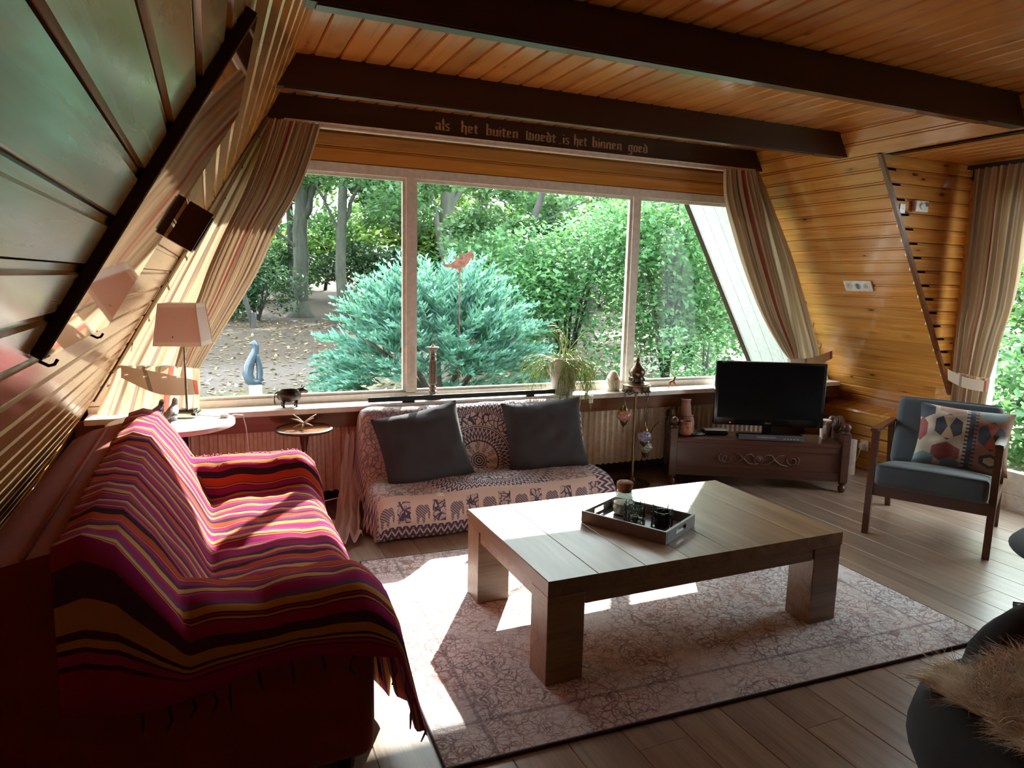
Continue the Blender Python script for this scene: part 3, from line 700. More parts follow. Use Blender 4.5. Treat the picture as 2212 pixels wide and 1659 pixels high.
def drape(Lp, Rp, plane, base, n, amp, rows=46, cols=150, seed=1, sg=1, k=1.0):
    """pleated cloth between two boundary curves; plane 'y' or 'x' holds the fixed axis"""
    P = []; U = []
    for i in range(rows+1):
        s = i/rows; a = curve(Lp, s); b = curve(Rp, s); r = []; u = []
        wdt = math.hypot(b[0]-a[0], b[1]-a[1])
        am = min(amp, .34*wdt/ n*2.2)*(0.55+.45*math.sin(PI*min(1, s*1.2+.15)))
        for j in range(cols+1):
            t = j/cols
            ph = 2*PI*(n*t+.25*nz(t*5, s*1.3, seed)+.10*math.sin(5*t))
            off = am*(math.sin(ph)+.35*math.sin(2.3*ph+seed))+.010*nz(t*9, s*4, seed+3)
            q = (lerp(a[0], b[0], t), lerp(a[1], b[1], t))
            if plane == 'y': r.append((q[0], base+sg*off, q[1]))
            else: r.append((base+sg*off, q[0], q[1]))
            u.append((t*k, s))
        P.append(r); U.append(u)
    return MB().grid(P, U)
def tieback(pts_top, pts_bot, fn, name, root):
    P = []; U = []; n = 24
    for i in range(n+1):
        s = i/n; a = curve(pts_top, s); b = curve(pts_bot, s)
        P.append([fn(lerp(a[0], b[0], q/4), lerp(a[1], b[1], q/4), s, q/4) for q in range(5)]); U.append([(s*.9+.05, q/4) for q in range(5)])
    return part(MB().grid(P, U), name, MAT['tieback'], root, 180)
cl = thing('curtain', 'cream striped curtain swept left and tied back beside the lamp', 'curtain', (.3, 4.0, .64))
part(drape([(.33,2.189),(.272,2.013),(.186,1.795),(.101,1.625),(.004,1.408),(-.058,1.239),(-.131,1.047),(-.175,.902)], [(.587,2.186),(.525,1.988),(.454,1.814),(.354,1.638),(.254,1.414),(.156,1.241),(.035,1.045),(-.061,.886)], 'y', 3.955, 8, .030, seed=2), 'gathered_drape', MAT['curtain'], cl, 180)
part(drape([(.315,2.205),(.096,1.841),(-.103,1.5),(-.266,1.223),(-.44,.91)], [(.36,2.19),(.22,1.84),(.08,1.5),(-.03,1.22),(-.15,.90)], 'y', 4.0, 3, .018, seed=4, cols=70, k=.6), 'slanting_panel', MAT['curtain_flat'], cl, 180)
part(drape([(-.44,.91),(-.50,.78),(-.545,.655)], [(-.06,.89),(-.06,.78),(-.07,.655)], 'y', 3.98, 5, .016, rows=12, cols=80, seed=6), 'hanging_skirt', MAT['curtain_flat'], cl, 180)
tieback([(-.417,.912),(-.277,.884),(-.063,.824)], [(-.42,.854),(-.25,.764),(-.061,.752)], lambda x, z, s, q: (x, 3.935-.012*math.sin(PI*s)+.006*math.sin(PI*q), z), 'tieback', cl)
MB().add(*(lambda m: (m.v, m.f))(MB().tube([(.315,4.035,2.205),(.096,4.04,1.841),(-.103,4.04,1.5),(-.266,4.04,1.223),(-.45,4.04,.905),(-.56,4.04,.72)], .006, 6))).build('slanting_rod', MAT['black_matt'], cl, 180).location = (-.3, -4.0, -.64)
for k in range(9):
    z = 2.1-k*.155; x = xl(z)+.03
    part(MB().tube([(x-.012, 4.03, z+.02), (x-.004, 4.015, z+.012), (x, 4.012, z), (x+.008, 4.015, z-.02)], .004, 5), 'curtain_hook', MAT['walnut'], cl, 180)
cr_ = thing('curtain', 'cream striped curtain swept right and tied back behind the television', 'curtain', (3.6, 4.0, .64))
part(drape([(3.587,2.189),(3.653,2.034),(3.772,1.713),(3.888,1.447),(4.009,1.173),(4.102,.961),(4.139,.835)], [(3.296,2.175),(3.323,1.98),(3.451,1.699),(3.58,1.44),(3.737,1.172),(3.942,.928),(4.045,.837)], 'y', 3.96, 7, .026, seed=9), 'gathered_drape', MAT['curtain'], cr_, 180)
part(drape([(3.60,2.19),(3.70,1.95),(3.85,1.588),(3.98,1.259),(4.09,.934),(4.12,.83)], [(3.65,2.185),(3.80,1.949),(4.014,1.588),(4.191,1.259),(4.36,.934),(4.40,.83)], 'y', 4.0, 4, .028, seed=12, cols=70, k=.6), 'slanting_panel', MAT['curtain_flat'], cr_, 180)
part(drape([(4.05,.835),(4.10,.75),(4.12,.655)], [(4.40,.83),(4.45,.75),(4.50,.655)], 'y', 3.98, 4, .016, rows=10, cols=50, seed=14), 'hanging_skirt', MAT['curtain_flat'], cr_, 180)
tieback([(4.02,.845),(4.2,.85),(4.44,.90)], [(4.05,.76),(4.2,.77),(4.45,.84)], lambda x, z, s, q: (x, 3.915-.015*math.sin(PI*s), z), 'tieback', cr_)
part(MB().tube([(3.655,4.035,2.185),(4.014,4.04,1.588),(4.36,4.04,.934),(4.47,4.04,.72)], .006, 6), 'slanting_rod', MAT['walnut'], cr_, 180)
for k in range(8):
    z = 2.08-k*.165; x = xr(z)-.10
    part(MB().tube([(x+.012, 4.03, z+.02), (x+.004, 4.015, z+.012), (x, 4.012, z), (x-.008, 4.015, z-.02)], .004, 5), 'curtain_hook', MAT['walnut'], cr_, 180)
cd = thing('curtain', 'cream striped curtain tied back beside the garden door', 'curtain', (4.5, 2.87, .6))
part(drape([(3.011,2.150),(3.004,1.907),(2.999,1.614),(3.003,1.316),(3.008,1.104),(3.0,.85)], [(2.64,2.158),(2.655,1.879),(2.657,1.578),(2.676,1.3),(2.716,1.069),(2.755,.83)], 'x', 4.52, 8, .026, seed=17), 'gathered_drape', MAT['curtain'], cd, 180)
part(drape([(3.0,.85),(3.0,.5),(3.02,.04)], [(2.755,.83),(2.765,.5),(2.74,.04)], 'x', 4.53, 6, .022, rows=20, cols=90, seed=19), 'hanging_skirt', MAT['curtain'], cd, 180)
tieback([(2.995,.872),(2.86,.835),(2.73,.826)], [(2.985,.80),(2.86,.765),(2.73,.757)], lambda y, z, s, q: (4.452-.02*math.sin(PI*s), y, z), 'tieback', cd)
part(MB().box(4.50, 4.535, 1.9, 3.05, 2.152, 2.175), 'curtain_rail', MAT['black_matt'], cd)

# ---- radiator under the window
ra = thing('radiator', 'long cream ribbed panel radiator under the window sill', 'radiator', (1.8, 4.15, 0))
RX0, RX1, RZ0, RZ1, RY = -.12, 4.05, .105, .545, 4.105
prof = []; x = RX0; pit = .0467
while x < RX1-pit:
    prof += [(x, RY), (x+pit*.34, RY), (x+pit*.5, RY+.018), (x+pit*.84, RY+.018)]; x += pit
m = MB(); v = []; 
for (px_, py_) in prof: v += [(px_, py_, RZ0+.02), (px_, py_, RZ0), (px_, py_, RZ1-.05), (px_, py_+.0, RZ1-.03)]
b = 0
for i in range(len(prof)-1):
    for r_ in ((1, 0), (0, 2), (2, 3)): m.f.append((4*i+r_[0], 4*(i+1)+r_[0], 4*(i+1)+r_[1], 4*i+r_[1]))
m.v = v; part(m, 'ribbed_panel', MAT['rad'], ra)
part(MB().rbox(RX0-.01, RX1, RY-.002, RY+.03, RZ1-.034, RZ1-.004, .004), 'top_rail', MAT['rad'], ra)
part(MB().box(RX0-.01, RX1, RY+.025, RY+.10, RZ0+.01, RZ1-.03), 'body', MAT['rad'], ra)
gm_ = MB(); x = RX0
while x < RX1-.012:
    gm_.box(x, x+.008, RY+.028, RY+.10, RZ1-.03, RZ1-.006); x += .021
part(gm_, 'top_grille', MAT['rad'], ra)['kind'] = 'stuff'
part(MB().box(RX0-.012, RX0-.004, RY+.0, RY+.10, RZ0, RZ1-.004), 'end_plate', MAT['rad'], ra)

# ---- rug
t = NT('distressed_persian_rug'); co = t.coord(); xx, yy, _ = t.sep(co)
wn = t.noise(co, 7, 4, .6, col=True); wp = t.vadd(co, t.vmul(t.vadd(wn, (-.5, -.5, 0)), (.10, .10, 0)))
e1 = t.voro(wp, 17, 'DISTANCE_TO_EDGE'); e2 = t.voro(wp, 34, 'DISTANCE_TO_EDGE'); f1 = t.voro(wp, 15); 
ringd = t.ma('ABSOLUTE', t.ma('SUBTRACT', f1, .30)); fl2 = t.voro(wp, 24, 'SMOOTH_F1')
line1 = t.ma('SUBTRACT', 1.0, t.step(e1, .02, .055)); line2 = t.ma('SUBTRACT', 1.0, t.step(e2, .03, .085)); rg1 = t.ma('MAXIMUM', t.ma('SUBTRACT', 1.0, t.step(ringd, .02, .05)), t.ma('SUBTRACT', 1.0, t.step(t.ma('ABSOLUTE', t.ma('SUBTRACT', f1, .14)), .02, .05)))
swirl = t.wave(t.vmul(wp, (1, 1, 1)), 13, 9, 3, 3.2, 'DIAGONAL'); line3 = t.ma('SUBTRACT', 1.0, t.step(t.ma('ABSOLUTE', t.ma('SUBTRACT', swirl, .5)), .04, .13))
pat = t.ma('MAXIMUM', t.ma('MAXIMUM', line1, rg1), t.ma('MAXIMUM', t.ma('MULTIPLY', line2, .8), t.ma('MULTIPLY', line3, .85)))
lowm = t.step(t.noise(co, 2.3, 4, .6), .28, .56); fine = t.noise(co, 170, 3)
wornn = t.step(t.noise(co, 34, 4, .7), .30, .62)
blob = t.ma('SUBTRACT', 1.0, t.step(t.voro(wp, 33), .16, .24)); pat = t.ma('MAXIMUM', pat, t.ma('MULTIPLY', blob, .8))
pat = t.ma('MULTIPLY', t.ma('MULTIPLY', pat, lowm), t.ma('MULTIPLY_ADD', wornn, .65, .55), clamp=True)
inkc = t.ramp(t.noise(co, 3.1, 3), [(.36, (.10, .065, .085)), (.5, (.18, .075, .075)), (.64, (.32, .12, .07))])
basec = t.ramp(t.noise(co, 5, 5), [(.3, (.62, .58, .58)), (.7, (.80, .76, .75))])
basec = t.mix(.25, basec, t.ramp(fine, [(.3, (.48, .44, .44)), (.7, (.86, .83, .82))]))
bl = t.ma('SUBTRACT', 1.0, t.step(t.ma('ABSOLUTE', t.ma('SUBTRACT', t.ma('ABSOLUTE', yy), .60)), .004, .010)); bl2 = t.ma('SUBTRACT', 1.0, t.step(t.ma('ABSOLUTE', t.ma('SUBTRACT', t.ma('ABSOLUTE', xx), .97)), .004, .010))
c = t.mix(t.ma('MULTIPLY', pat, .82), basec, inkc); c = t.mix(t.ma('MULTIPLY', t.ma('MAXIMUM', bl, bl2), .5), c, (.12, .08, .09))
t.set(col=c, rough=.97, sheen=.15); t.bump(fine, .5, .004); MAT['rug'] = t.m
rug = MB().rbox(-1.13, 1.13, -.765, .765, 0, .012, .005).build('rug', MAT['rug'], None, 40, (1.725, 2.405, .0005), (0, 0, math.radians(-2.4)))
tag(rug, 'faded pinkish-grey rug with worn floral pattern under the coffee table', 'rug')
bind = MB().tube([(-1.13, -.765, .006), (1.13, -.765, .006), (1.13, .765, .006), (-1.13, .765, .006)], .0065, 6, closed=True).build('edge_binding', plain('rug_binding', (.05, .04, .045), .95), rug)

# ---- coffee table
ct = thing('coffee_table', 'low oak coffee table with thick square legs on the rug', 'table', (1.675, 2.33, .0125))
TZ = .392-.0125; w7 = 1.352/7
for i in range(7):
    board('tabletop_plank', None, MAT['table'], .785, w7, (-.676+(i+.5)*w7, -.3925, TZ-.055), (0, 1, 0), (-1, 0, 0), t=.055, lip=0).parent = ct
for sx in (-1, 1):
    for sy in (-1, 1):
        x0, x1 = sorted((sx*.674, sx*.53)); y0, y1 = sorted((sy*.3905, sy*.262))
        MB().rbox(x0, x1, y0, y1, 0, TZ-.0565, .003).build('leg', MAT['table'], ct).rotation_euler = (0, 0, 0)
for sy in (-1, 1):
    MB().box(-.525, .525, sy*.372-.012, sy*.372+.012, TZ-.105, TZ-.056).build('apron', MAT['table'], ct)
for sx in (-1, 1):
    MB().box(sx*.655-.012, sx*.655+.012, -.258, .258, TZ-.105, TZ-.056).build('apron', MAT['table'], ct)

# ---- red sofa along the left wall
red = fabric('brick_red_upholstery', (.30, .048, .028), sheen=.1)
sf = thing('sofa', 'brick red fabric sofa against the sloping wall under the striped throw', 'sofa', (-.05, 2.48, 0))
part(MB().rbox(-.46, .37, 1.77, 3.34, .05, .30, .02), 'base', red, sf, 40)
for y0, y1 in ((1.94, 2.48), (2.485, 3.10)): part(MB().rbox(-.12, .375, y0, y1, .285, .415, .045, 4), 'seat_cushion', red, sf, 60)
bp_ = [(-.02, .30), (-.05, .42), (-.14, .62), (-.20, .72), (-.26, .752), (-.36, .750), (-.46, .728), (-.535, .69), (-.575, .62), (-.58, .45), (-.57, .10), (-.10, .10)]
part(MB().prism(bp_, 'y', 1.76, 3.26), 'backrest', red, sf, 50)
part(MB().ball((-.36, 3.25, .53), .20, sq=(.95, .38, 1.05)), 'back_cushion_end', red, sf, 180)
part(MB().tube([(-.40, 1.76, .745), (-.40, 2.5, .747), (-.40, 3.22, .745), (-.39, 3.285, .70), (-.39, 3.31, .55)], .006, 6), 'piping', red, sf, 180)
for y0, y1 in ((1.745, 1.945), (3.115, 3.345)): part(MB().rbox(-.44, .385, y0, y1, .05, .545, .05, 4), 'arm', red, sf, 60)
for X in (-.40, .31):
    for Y in (1.82, 3.26): part(MB().lathe([(.022, 0), (.03, .05)], 10, (X, Y, .0)), 'foot', MAT['black_matt'], sf)
# throw
t = NT('striped_madras_throw'); uu, vv_, _ = t.sep(t.uv()); co = t.coord()
mag = (.37, .014, .12); mar = (.10, .012, .030); tn = (.60, .28, .075); pu = (.085, .030, .085); dp = (.026, .011, .022); pk = (.44, .04, .19); orr = (.52, .055, .022); lil = (.16, .06, .17)
wob = t.ma('MULTIPLY_ADD', t.noise(t.comb(t.ma('MULTIPLY', uu, 6.0), t.ma('MULTIPLY', vv_, 2.2), 0), 1.0, 3), .018, uu)
f = t.ma('FRACT', t.ma('MULTIPLY', wob, 1/.44))
st = [(0, mag), (.085, mar), (.093, pk), (.107, mar), (.117, tn), (.128, mar), (.137, tn), (.182, pu), (.232, mag), (.292, mar), (.300, tn), (.309, mar), (.318, mag), (.330, mar), (.338, tn), (.390, lil), (.432, mag), (.500, pk), (.512, mar), (.522, tn), (.58, pu), (.63, mag), (.672, mar), (.682, tn), (.694, mar), (.702, orr), (.775, dp), (.84, mag), (.90, tn), (.95, pu)]
c = t.ramp(f, st, 'CONSTANT'); fine = t.noise(t.vmul(t.uv(), (900, 500, 1)), 1.0, 2)
c = t.mix(.35, c, t.mix(fine, t.mix(.5, c, (0, 0, 0)), t.mix(.08, c, (1, .6, .6))))
t.set(col=c, rough=1.0, spec=.08); t.bump(fine, .3, .002); MAT['throw'] = t.m
def smax(a, b, k=.05):
    h = max(0, min(1, .5+.5*(a-b)/k)); return b+(a-b)*h+k*h*(1-h)
def sofa_top(x, y):
    def pl(p, q):
        for (a, za), (b_, zb) in zip(p, p[1:]):
            if a <= q <= b_: return za+(zb-za)*(q-a)/(b_-a)
        return p[0][1] if q < p[0][0] else p[-1][1]
    bk = pl([(-.40, .72), (-.34, .765), (-.28, .785), (-.22, .765), (-.16, .68), (-.09, .56), (-.035, .445), (.0, .41), (.04, .38)], x)
    seat = .436+.020*math.sin(PI*max(0, min(1, (x+.02)/.45)))-.05*max(0, (x-.345)/.07)**2
    seat -= .018*math.exp(-((y-2.47)/.02)**2)
    an = pl([(1.71, .535), (1.735, .56), (1.80, .578), (1.91, .568), (1.945, .54), (1.965, .45), (1.97, .42)], y) if y < 2.4 else pl([(3.08, .42), (3.085, .45), (3.105, .54), (3.14, .57), (3.24, .575), (3.34, .56), (3.37, .53)], y)
    an -= .06*max(0, (x-.325)/.09)**2
    z = smax(smax(bk, seat, .012), an, .010)
    return z
ys = [1.71, 1.72, 1.735, 1.755, 1.775, 1.80, 1.825, 1.85, 1.875, 1.90, 1.92, 1.935, 1.945, 1.952, 1.958, 1.965, 1.98]+[1.995+i*.0222 for i in range(49)]+[3.08, 3.085, 3.09, 3.096, 3.105, 3.12, 3.14, 3.17, 3.20, 3.24, 3.28, 3.32, 3.345, 3.37]
xs = [-.335, -.325, -.315, -.305, -.295, -.28, -.26, -.24, -.22, -.20, -.18, -.16, -.14, -.12, -.10, -.085, -.07, -.055, -.04, -.028, -.016, -.004, .01, .03]+[.05+.026*i for i in range(12)]+[.352, .37, .385, .40, .41, .42]
def crumple(x, y, z):
    return .013*nz(x*7, y*5, 1)+.008*nz(x*16, y*13, 4)+.018*max(0, nz(x*3.5+1, y*2.2, 9))+.010*max(0, nz(x*5+y*9, y*3-x*2, 6))
rows = []; U = []; u_acc = 0.0; prev = None
NS = 9
def rowpts(y, drop=0.0, zlow=.27, yoff=0.0):
    r = []; u = []; va = 0.0; pv = None
    for x in xs:
        z = sofa_top(x, min(max(y, 1.71), 3.37))+crumple(x, y, 0)+.004
        if drop > 0: z = lerp(z, min(z, zlow+.03*math.sin(x*9)), drop)
        q = (x+.004*nz(y*9, x*9, 2), y+yoff, z)
        if pv: va += math.dist((q[0], q[2]), (pv[0], pv[2]))
        pv = q; r.append(q); u.append(va)
    e = r[-1]                                     # front skirt
    zf = .10+.05*math.sin(y*2.1)+.03*nz(y*4, 0, 3)
    if y < 2.0: zf = .13-.02*math.sin(y*40)
    for k in range(1, 11):
        ff = k/10; fx = e[0]+.012+.030*ff+.018*math.sin(y*17+1.3*math.sin(y*5))*ff
        if y < 1.95: fx += .045*ff*(1.95-y)/.2
        q = (fx, e[1]-.02*ff*(1 if y < 1.9 else 0), lerp(e[2]-.012, zf, ff)); va += math.dist(q, pv); pv = q; r.append(q); u.append(va)
    return r, u
allrows = []
for k in range(NS, 0, -1): allrows.append(rowpts(1.71, k/NS, .40, -.012-.012*k/NS))
for y in ys: allrows.append(rowpts(y))
for k in range(1, NS): allrows.append(rowpts(3.37, k/NS, .30, .012+.01*k/NS))
ref = 30
for r, u in allrows:
    q = r[ref]
    if prev: u_acc += math.dist(q, prev)
    prev = q; rows.append(r); U.append([(u_acc, a_) for a_ in u])
th = tag(MB().grid(rows, U).build('throw_blanket', MAT['throw'], None, 180), 'magenta, purple and ochre striped throw spread over the red sofa', 'blanket')
so = th.modifiers.new('t', 'SOLIDIFY'); so.thickness = .004; so.offset = 1
fm = fabric('magenta_fringe', (.30, .012, .10)); fd = fabric('dark_fringe', (.06, .022, .05))
rgf = random.Random(3)
e_row = rows[0]
for j in range(10, len(e_row), 3):                # tassels on the near end
    q = e_row[j]; L_ = rgf.uniform(.05, .09)
    MB().tube([(q[0], q[1], q[2]), (q[0]+rgf.uniform(-.012, .012), q[1]-.006, q[2]-L_*.5), (q[0]+rgf.uniform(-.015, .015), q[1]-.004, q[2]-L_)], [.003, .0045, .002], 5).build('tassel', fd if j < len(e_row)-14 else fm, th, 180)
for k in range(26):                               # ragged fringe along the far arm
    i = len(rows)-NS-3; q = rows[i][12+int(k*1.05)] if 12+int(k*1.05) < len(rows[i]) else rows[i][-1]
    MB().tube([(q[0], q[1], q[2]), (q[0]+rgf.uniform(-.01, .01), q[1]+.012, q[2]+rgf.uniform(.004, .014)), (q[0]+rgf.uniform(-.02, .02), q[1]+.028, q[2]-.004)], .0022, 4).build('fringe_strand', fm, th, 180)

# ---- loveseat with indigo mandala throw
blackm = plain('black_lacquered_steel', (.016, .018, .020), .35)
ls = thing('loveseat', 'low two-seat futon sofa with black rail behind its back', 'sofa', (1.5, 3.7, 0))
part(MB().rbox(.80, 2.18, 3.46, 3.95, .03, .20, .03, 3), 'base', blackm, ls, 40)
part(MB().rbox(.79, 2.19, 3.44, 3.86, .12, .235, .045, 4), 'seat_cushion', MAT['white_plastic'], ls, 60)
part(MB().prism([(3.80, .16), (3.78, .24), (3.90, .585), (3.93, .605), (3.98, .60), (4.00, .56), (3.94, .16)], 'x', .82, 2.14), 'backrest', MAT['white_plastic'], ls, 50)
part(MB().box(.842, 2.078, 4.02, 4.042, .648, .676), 'back_rail', blackm, ls)
for X in (1.05, 1.875): part(MB().box(X, X+.075 if X < 1.5 else X+.055, 4.025, 4.04, .06, .65), 'rail_post', blackm, ls)
part(MB().box(.842, 1.3, 4.022, 4.043, .583, .600), 'lower_rail', blackm, ls)
for X in (.86, 2.10):
    part(MB().box(X, X+.04, 3.50, 3.54, 0, .05), 'leg', blackm, ls); part(MB().box(X, X+.04, 4.02, 4.045, 0, .10), 'leg', blackm, ls)
t = NT('indigo_block_print'); uu, vv_, _ = t.sep(t.uv()); co = t.uv()
cu, cv = .80, .60
du = t.ma('SUBTRACT', uu, cu); dv = t.ma('SUBTRACT', vv_, cv)
r_ = t.ma('SQRT', t.ma('ADD', t.ma('MULTIPLY', du, du), t.ma('MULTIPLY', dv, dv))); an = t.ma('MULTIPLY', t.ma('ARCTAN2', du, dv), 1/(2*PI))
def tri(x): return t.ma('ABSOLUTE', t.ma('SUBTRACT', t.ma('FRACT', x), .5))
def band(x, a, b): return t.ma('MULTIPLY', t.ma('GREATER_THAN', x, a), t.ma('LESS_THAN', x, b))
def zig(coord, across, n, w_, period):   # zigzag lines across a band
    return t.ma('GREATER_THAN', t.ma('FRACT', t.ma('ADD', t.ma('MULTIPLY', across, period), t.ma('MULTIPLY', tri(t.ma('MULTIPLY', coord, n)), 1.6))), w_)
scr = t.voro(t.vadd(co, t.vmul(t.noise(co, 14, 2, col=True), (.05, .05, 0))), 30, 'DISTANCE_TO_EDGE'); scl = t.ma('LESS_THAN', scr, .075)
cir = t.voro(co, 26); rings = t.ma('GREATER_THAN', t.ma('SINE', t.ma('MULTIPLY', cir, 34.0)), .25)
swl = t.ma('MAXIMUM', t.ma('MULTIPLY', scl, .9), t.ma('MULTIPLY', rings, .75))
ink = t.ma('MULTIPLY', swl, .75)
for a, b, kind in ((0, .05, 'dark'), (.05, .12, 'ele'), (.12, .145, 'dots'), (.145, .205, 'zig'), (.205, .225, 'line'), (.225, .30, 'scr'), (.30, .325, 'comb'), (.325, .40, 'zig2'), (.40, .42, 'comb'), (.42, .47, 'zig')):
    mk = band(r_, a, b)
    if kind == 'dark': p_ = t.ma('GREATER_THAN', t.ma('SINE', t.ma('MULTIPLY', r_, 420.0)), -.3)
    elif kind == 'ele': p_ = t.ma('MULTIPLY', t.ma('GREATER_THAN', tri(t.ma('MULTIPLY', an, 11.0)), .22), rings)
    elif kind == 'dots': p_ = t.ma('GREATER_THAN', t.ma('ADD', tri(t.ma('MULTIPLY', an, 46.0)), tri(t.ma('MULTIPLY', r_, 40.0))), .42)
    elif kind == 'zig': p_ = zig(an, t.ma('SUBTRACT', r_, a), 44.0 if a < .3 else 90.0, .42, 22.0)
    elif kind == 'zig2': p_ = zig(an, t.ma('SUBTRACT', r_, a), 80.0, .45, 26.0)
    elif kind == 'line': p_ = t.ma('GREATER_THAN', tri(t.ma('MULTIPLY', r_, 80.0)), .25)
    elif kind == 'comb': p_ = t.ma('GREATER_THAN', tri(t.ma('MULTIPLY', an, 170.0)), .24)
    else: p_ = scl
    ink = t.mix(mk, ink, p_)
# front panel: rows of elephants and scroll blocks above a zigzag border
fm1 = t.ma('LESS_THAN', vv_, .235); blk = t.ma('FRACT', t.ma('MULTIPLY', uu, 5.2)); isel = t.ma('GREATER_THAN', blk, .5)
lx = t.ma('SUBTRACT', t.ma('MULTIPLY', t.ma('SUBTRACT', blk, .75), 4.0), 0.0); lz = t.ma('MULTIPLY', t.ma('SUBTRACT', vv_, .135), 18.0)
def ell(x0, z0, a, b):
    p = t.ma('DIVIDE', t.ma('SUBTRACT', lx, x0), a); q = t.ma('DIVIDE', t.ma('SUBTRACT', lz, z0), b)
    return t.ma('LESS_THAN', t.ma('ADD', t.ma('MULTIPLY', p, p), t.ma('MULTIPLY', q, q)), 1.0)
ele = ell(-.1, .15, .62, .62)
for e_ in ((.52, .35, .34, .42), (.82, -.15, .13, .55), (-.45, -.55, .17, .5), (.2, -.55, .17, .5)): ele = t.ma('MAXIMUM', ele, ell(*e_))
eld = t.ma('MULTIPLY', ele, t.ma('MULTIPLY_ADD', t.ma('GREATER_THAN', t.ma('SINE', t.ma('MULTIPLY', t.ma('ADD', uu, vv_), 420.0)), -.2), .55, .35))
sblk = t.ma('MULTIPLY', band(blk, .06, .44), t.ma('MULTIPLY', band(vv_, .085, .2), t.ma('MAXIMUM', scl, t.ma('MULTIPLY', rings, .6))))
fp = t.ma('MAXIMUM', t.ma('MULTIPLY', isel, eld), sblk)
ink = t.mix(fm1, ink, fp)
bd = t.ma('LESS_THAN', vv_, .07); bz = t.ma('MAXIMUM', t.ma('LESS_THAN', tri(t.ma('MULTIPLY', vv_, 29.0)), .06), zig(uu, vv_, 26.0, .38, 22.0))
ink = t.mix(bd, ink, bz)
eb = t.ma('MAXIMUM', t.ma('LESS_THAN', uu, .10), t.ma('GREATER_THAN', uu, 1.42)); ez = zig(vv_, uu, 24.0, .42, 20.0); ink = t.mix(eb, ink, ez)
fine = t.noise(t.vmul(co, (700, 700, 1)), 1.0, 2); cloth = t.mix(fine, (.60, .47, .43), (.76, .64, .60))
c = t.mix(t.ma('MULTIPLY', ink, .93), cloth, (.035, .028, .105))
t.set(col=c, rough=.93, sheen=.1); t.bump(fine, .2, .002); MAT['mandala'] = t.m
prof = [(3.430, .015), (3.424, .05), (3.420, .10), (3.422, .15), (3.430, .19), (3.448, .222), (3.475, .240), (3.52, .250), (3.56, .256), (3.60, .258), (3.64, .258), (3.68, .256), (3.72, .252), (3.75, .248), (3.772, .252), (3.785, .275), (3.80, .315), (3.82, .37), (3.84, .425), (3.86, .485), (3.875, .54), (3.888, .59), (3.90, .612), (3.925, .625), (3.955, .628), (3.985, .62), (4.006, .59), (4.008, .54), (3.995, .45), (3.985, .35)]
vl = [0]
for a, b in zip(prof, prof[1:]): vl.append(vl[-1]+math.dist(a, b))
uxs = [.775+i*(2.195-.775)/64 for i in range(65)]; rows = []; U = []
def lrow(X, k=0.0, sg=0):
    r = []
    for (y, z) in prof:
        e = min((X-.775)/.05, (2.195-X)/.05, 1); dz = -.018*(1-max(0, e))**2
        lo = .02 if y < 3.76 else .12
        hgt = nz(X*4, y*5, 2)*.012+.006*nz(X*13, y*11, 5)
        zz = lerp(z+dz+(hgt if .2 < z or y > 3.6 else hgt*.4), min(z, lo), k)
        r.append((X+sg*(.004+.035*k+.02*math.sin(y*23)*k), y+(hgt*.6 if z < .21 and y < 3.6 else 0), max(zz, .012)))
    return r
for k in range(6, 0, -1): rows.append(lrow(.775, k/6, -1)); U.append([(.02+.095*(1-k/6)-.0, v_) for v_ in vl])
for i, X in enumerate(uxs): rows.append(lrow(X)); U.append([(.115+X-.775, v_) for v_ in vl])
for k in range(1, 7): rows.append(lrow(2.195, k/6, 1)); U.append([(.115+1.42+.09*k/6, v_) for v_ in vl])
lt = tag(MB().grid(rows, U).build('printed_throw', MAT['mandala'], None, 180), 'white throw with indigo mandala and elephant print over the loveseat', 'blanket')
lt.modifiers.new('s', 'SUBSURF').render_levels = 1
so = lt.modifiers.new('t', 'SOLIDIFY'); so.thickness = .003; so.offset = 1
# crumpled white end of the cloth on the floor
shm = NT('thin_white_cotton'); trans_cloth(shm, shm.mix(shm.noise(shm.coord(), 300, 2), (.60, .50, .49), (.78, .69, .68)), .25)
P = []
for i in range(41):
    s = i/40; r = []
    for j in range(25):
        q = j/24; base = curve([(.80, 4.0, .50), (.77, 3.93, .32), (.735, 3.80, .17), (.70, 3.62, .10), (.665, 3.50, .055), (.66, 3.44, .045)], s); wd = lerp(.10, .20, s)
        ph = q*2*PI*3+s*3
        r.append((base[0]-.055+(q-.5)*wd*.9+.012*nz(q*6, s*8, 1), base[1]+(q-.5)*wd*.5*(1-.3*s)+.012*math.sin(ph), max(.008, base[2]+.022*math.sin(ph)*(.4+s)+.022*nz(q*7, s*9, 3)+.03*math.sin(PI*q)*s-.02)))
    P.append(r)
o = MB().grid(P).build('loose_white_cloth', shm.m, None, 180); tag(o, 'crumpled plain white cloth trailing to the floor beside the loveseat', 'cloth')
o.modifiers.new('s', 'SUBSURF').render_levels = 1
P = []
for i in range(21):
    s = i/20; r = []
    for j in range(21):
        q = j/20; r.append((.80-.03*s+(q-.5)*.02+.012*math.sin(q*14), lerp(3.88, 4.03, q)-.05*s*(1-q), lerp(.46, .12, s)+.015*math.sin(q*9)))
    P.append(r)
o2 = MB().grid(P).build('hanging_end', shm.m, o, 180)

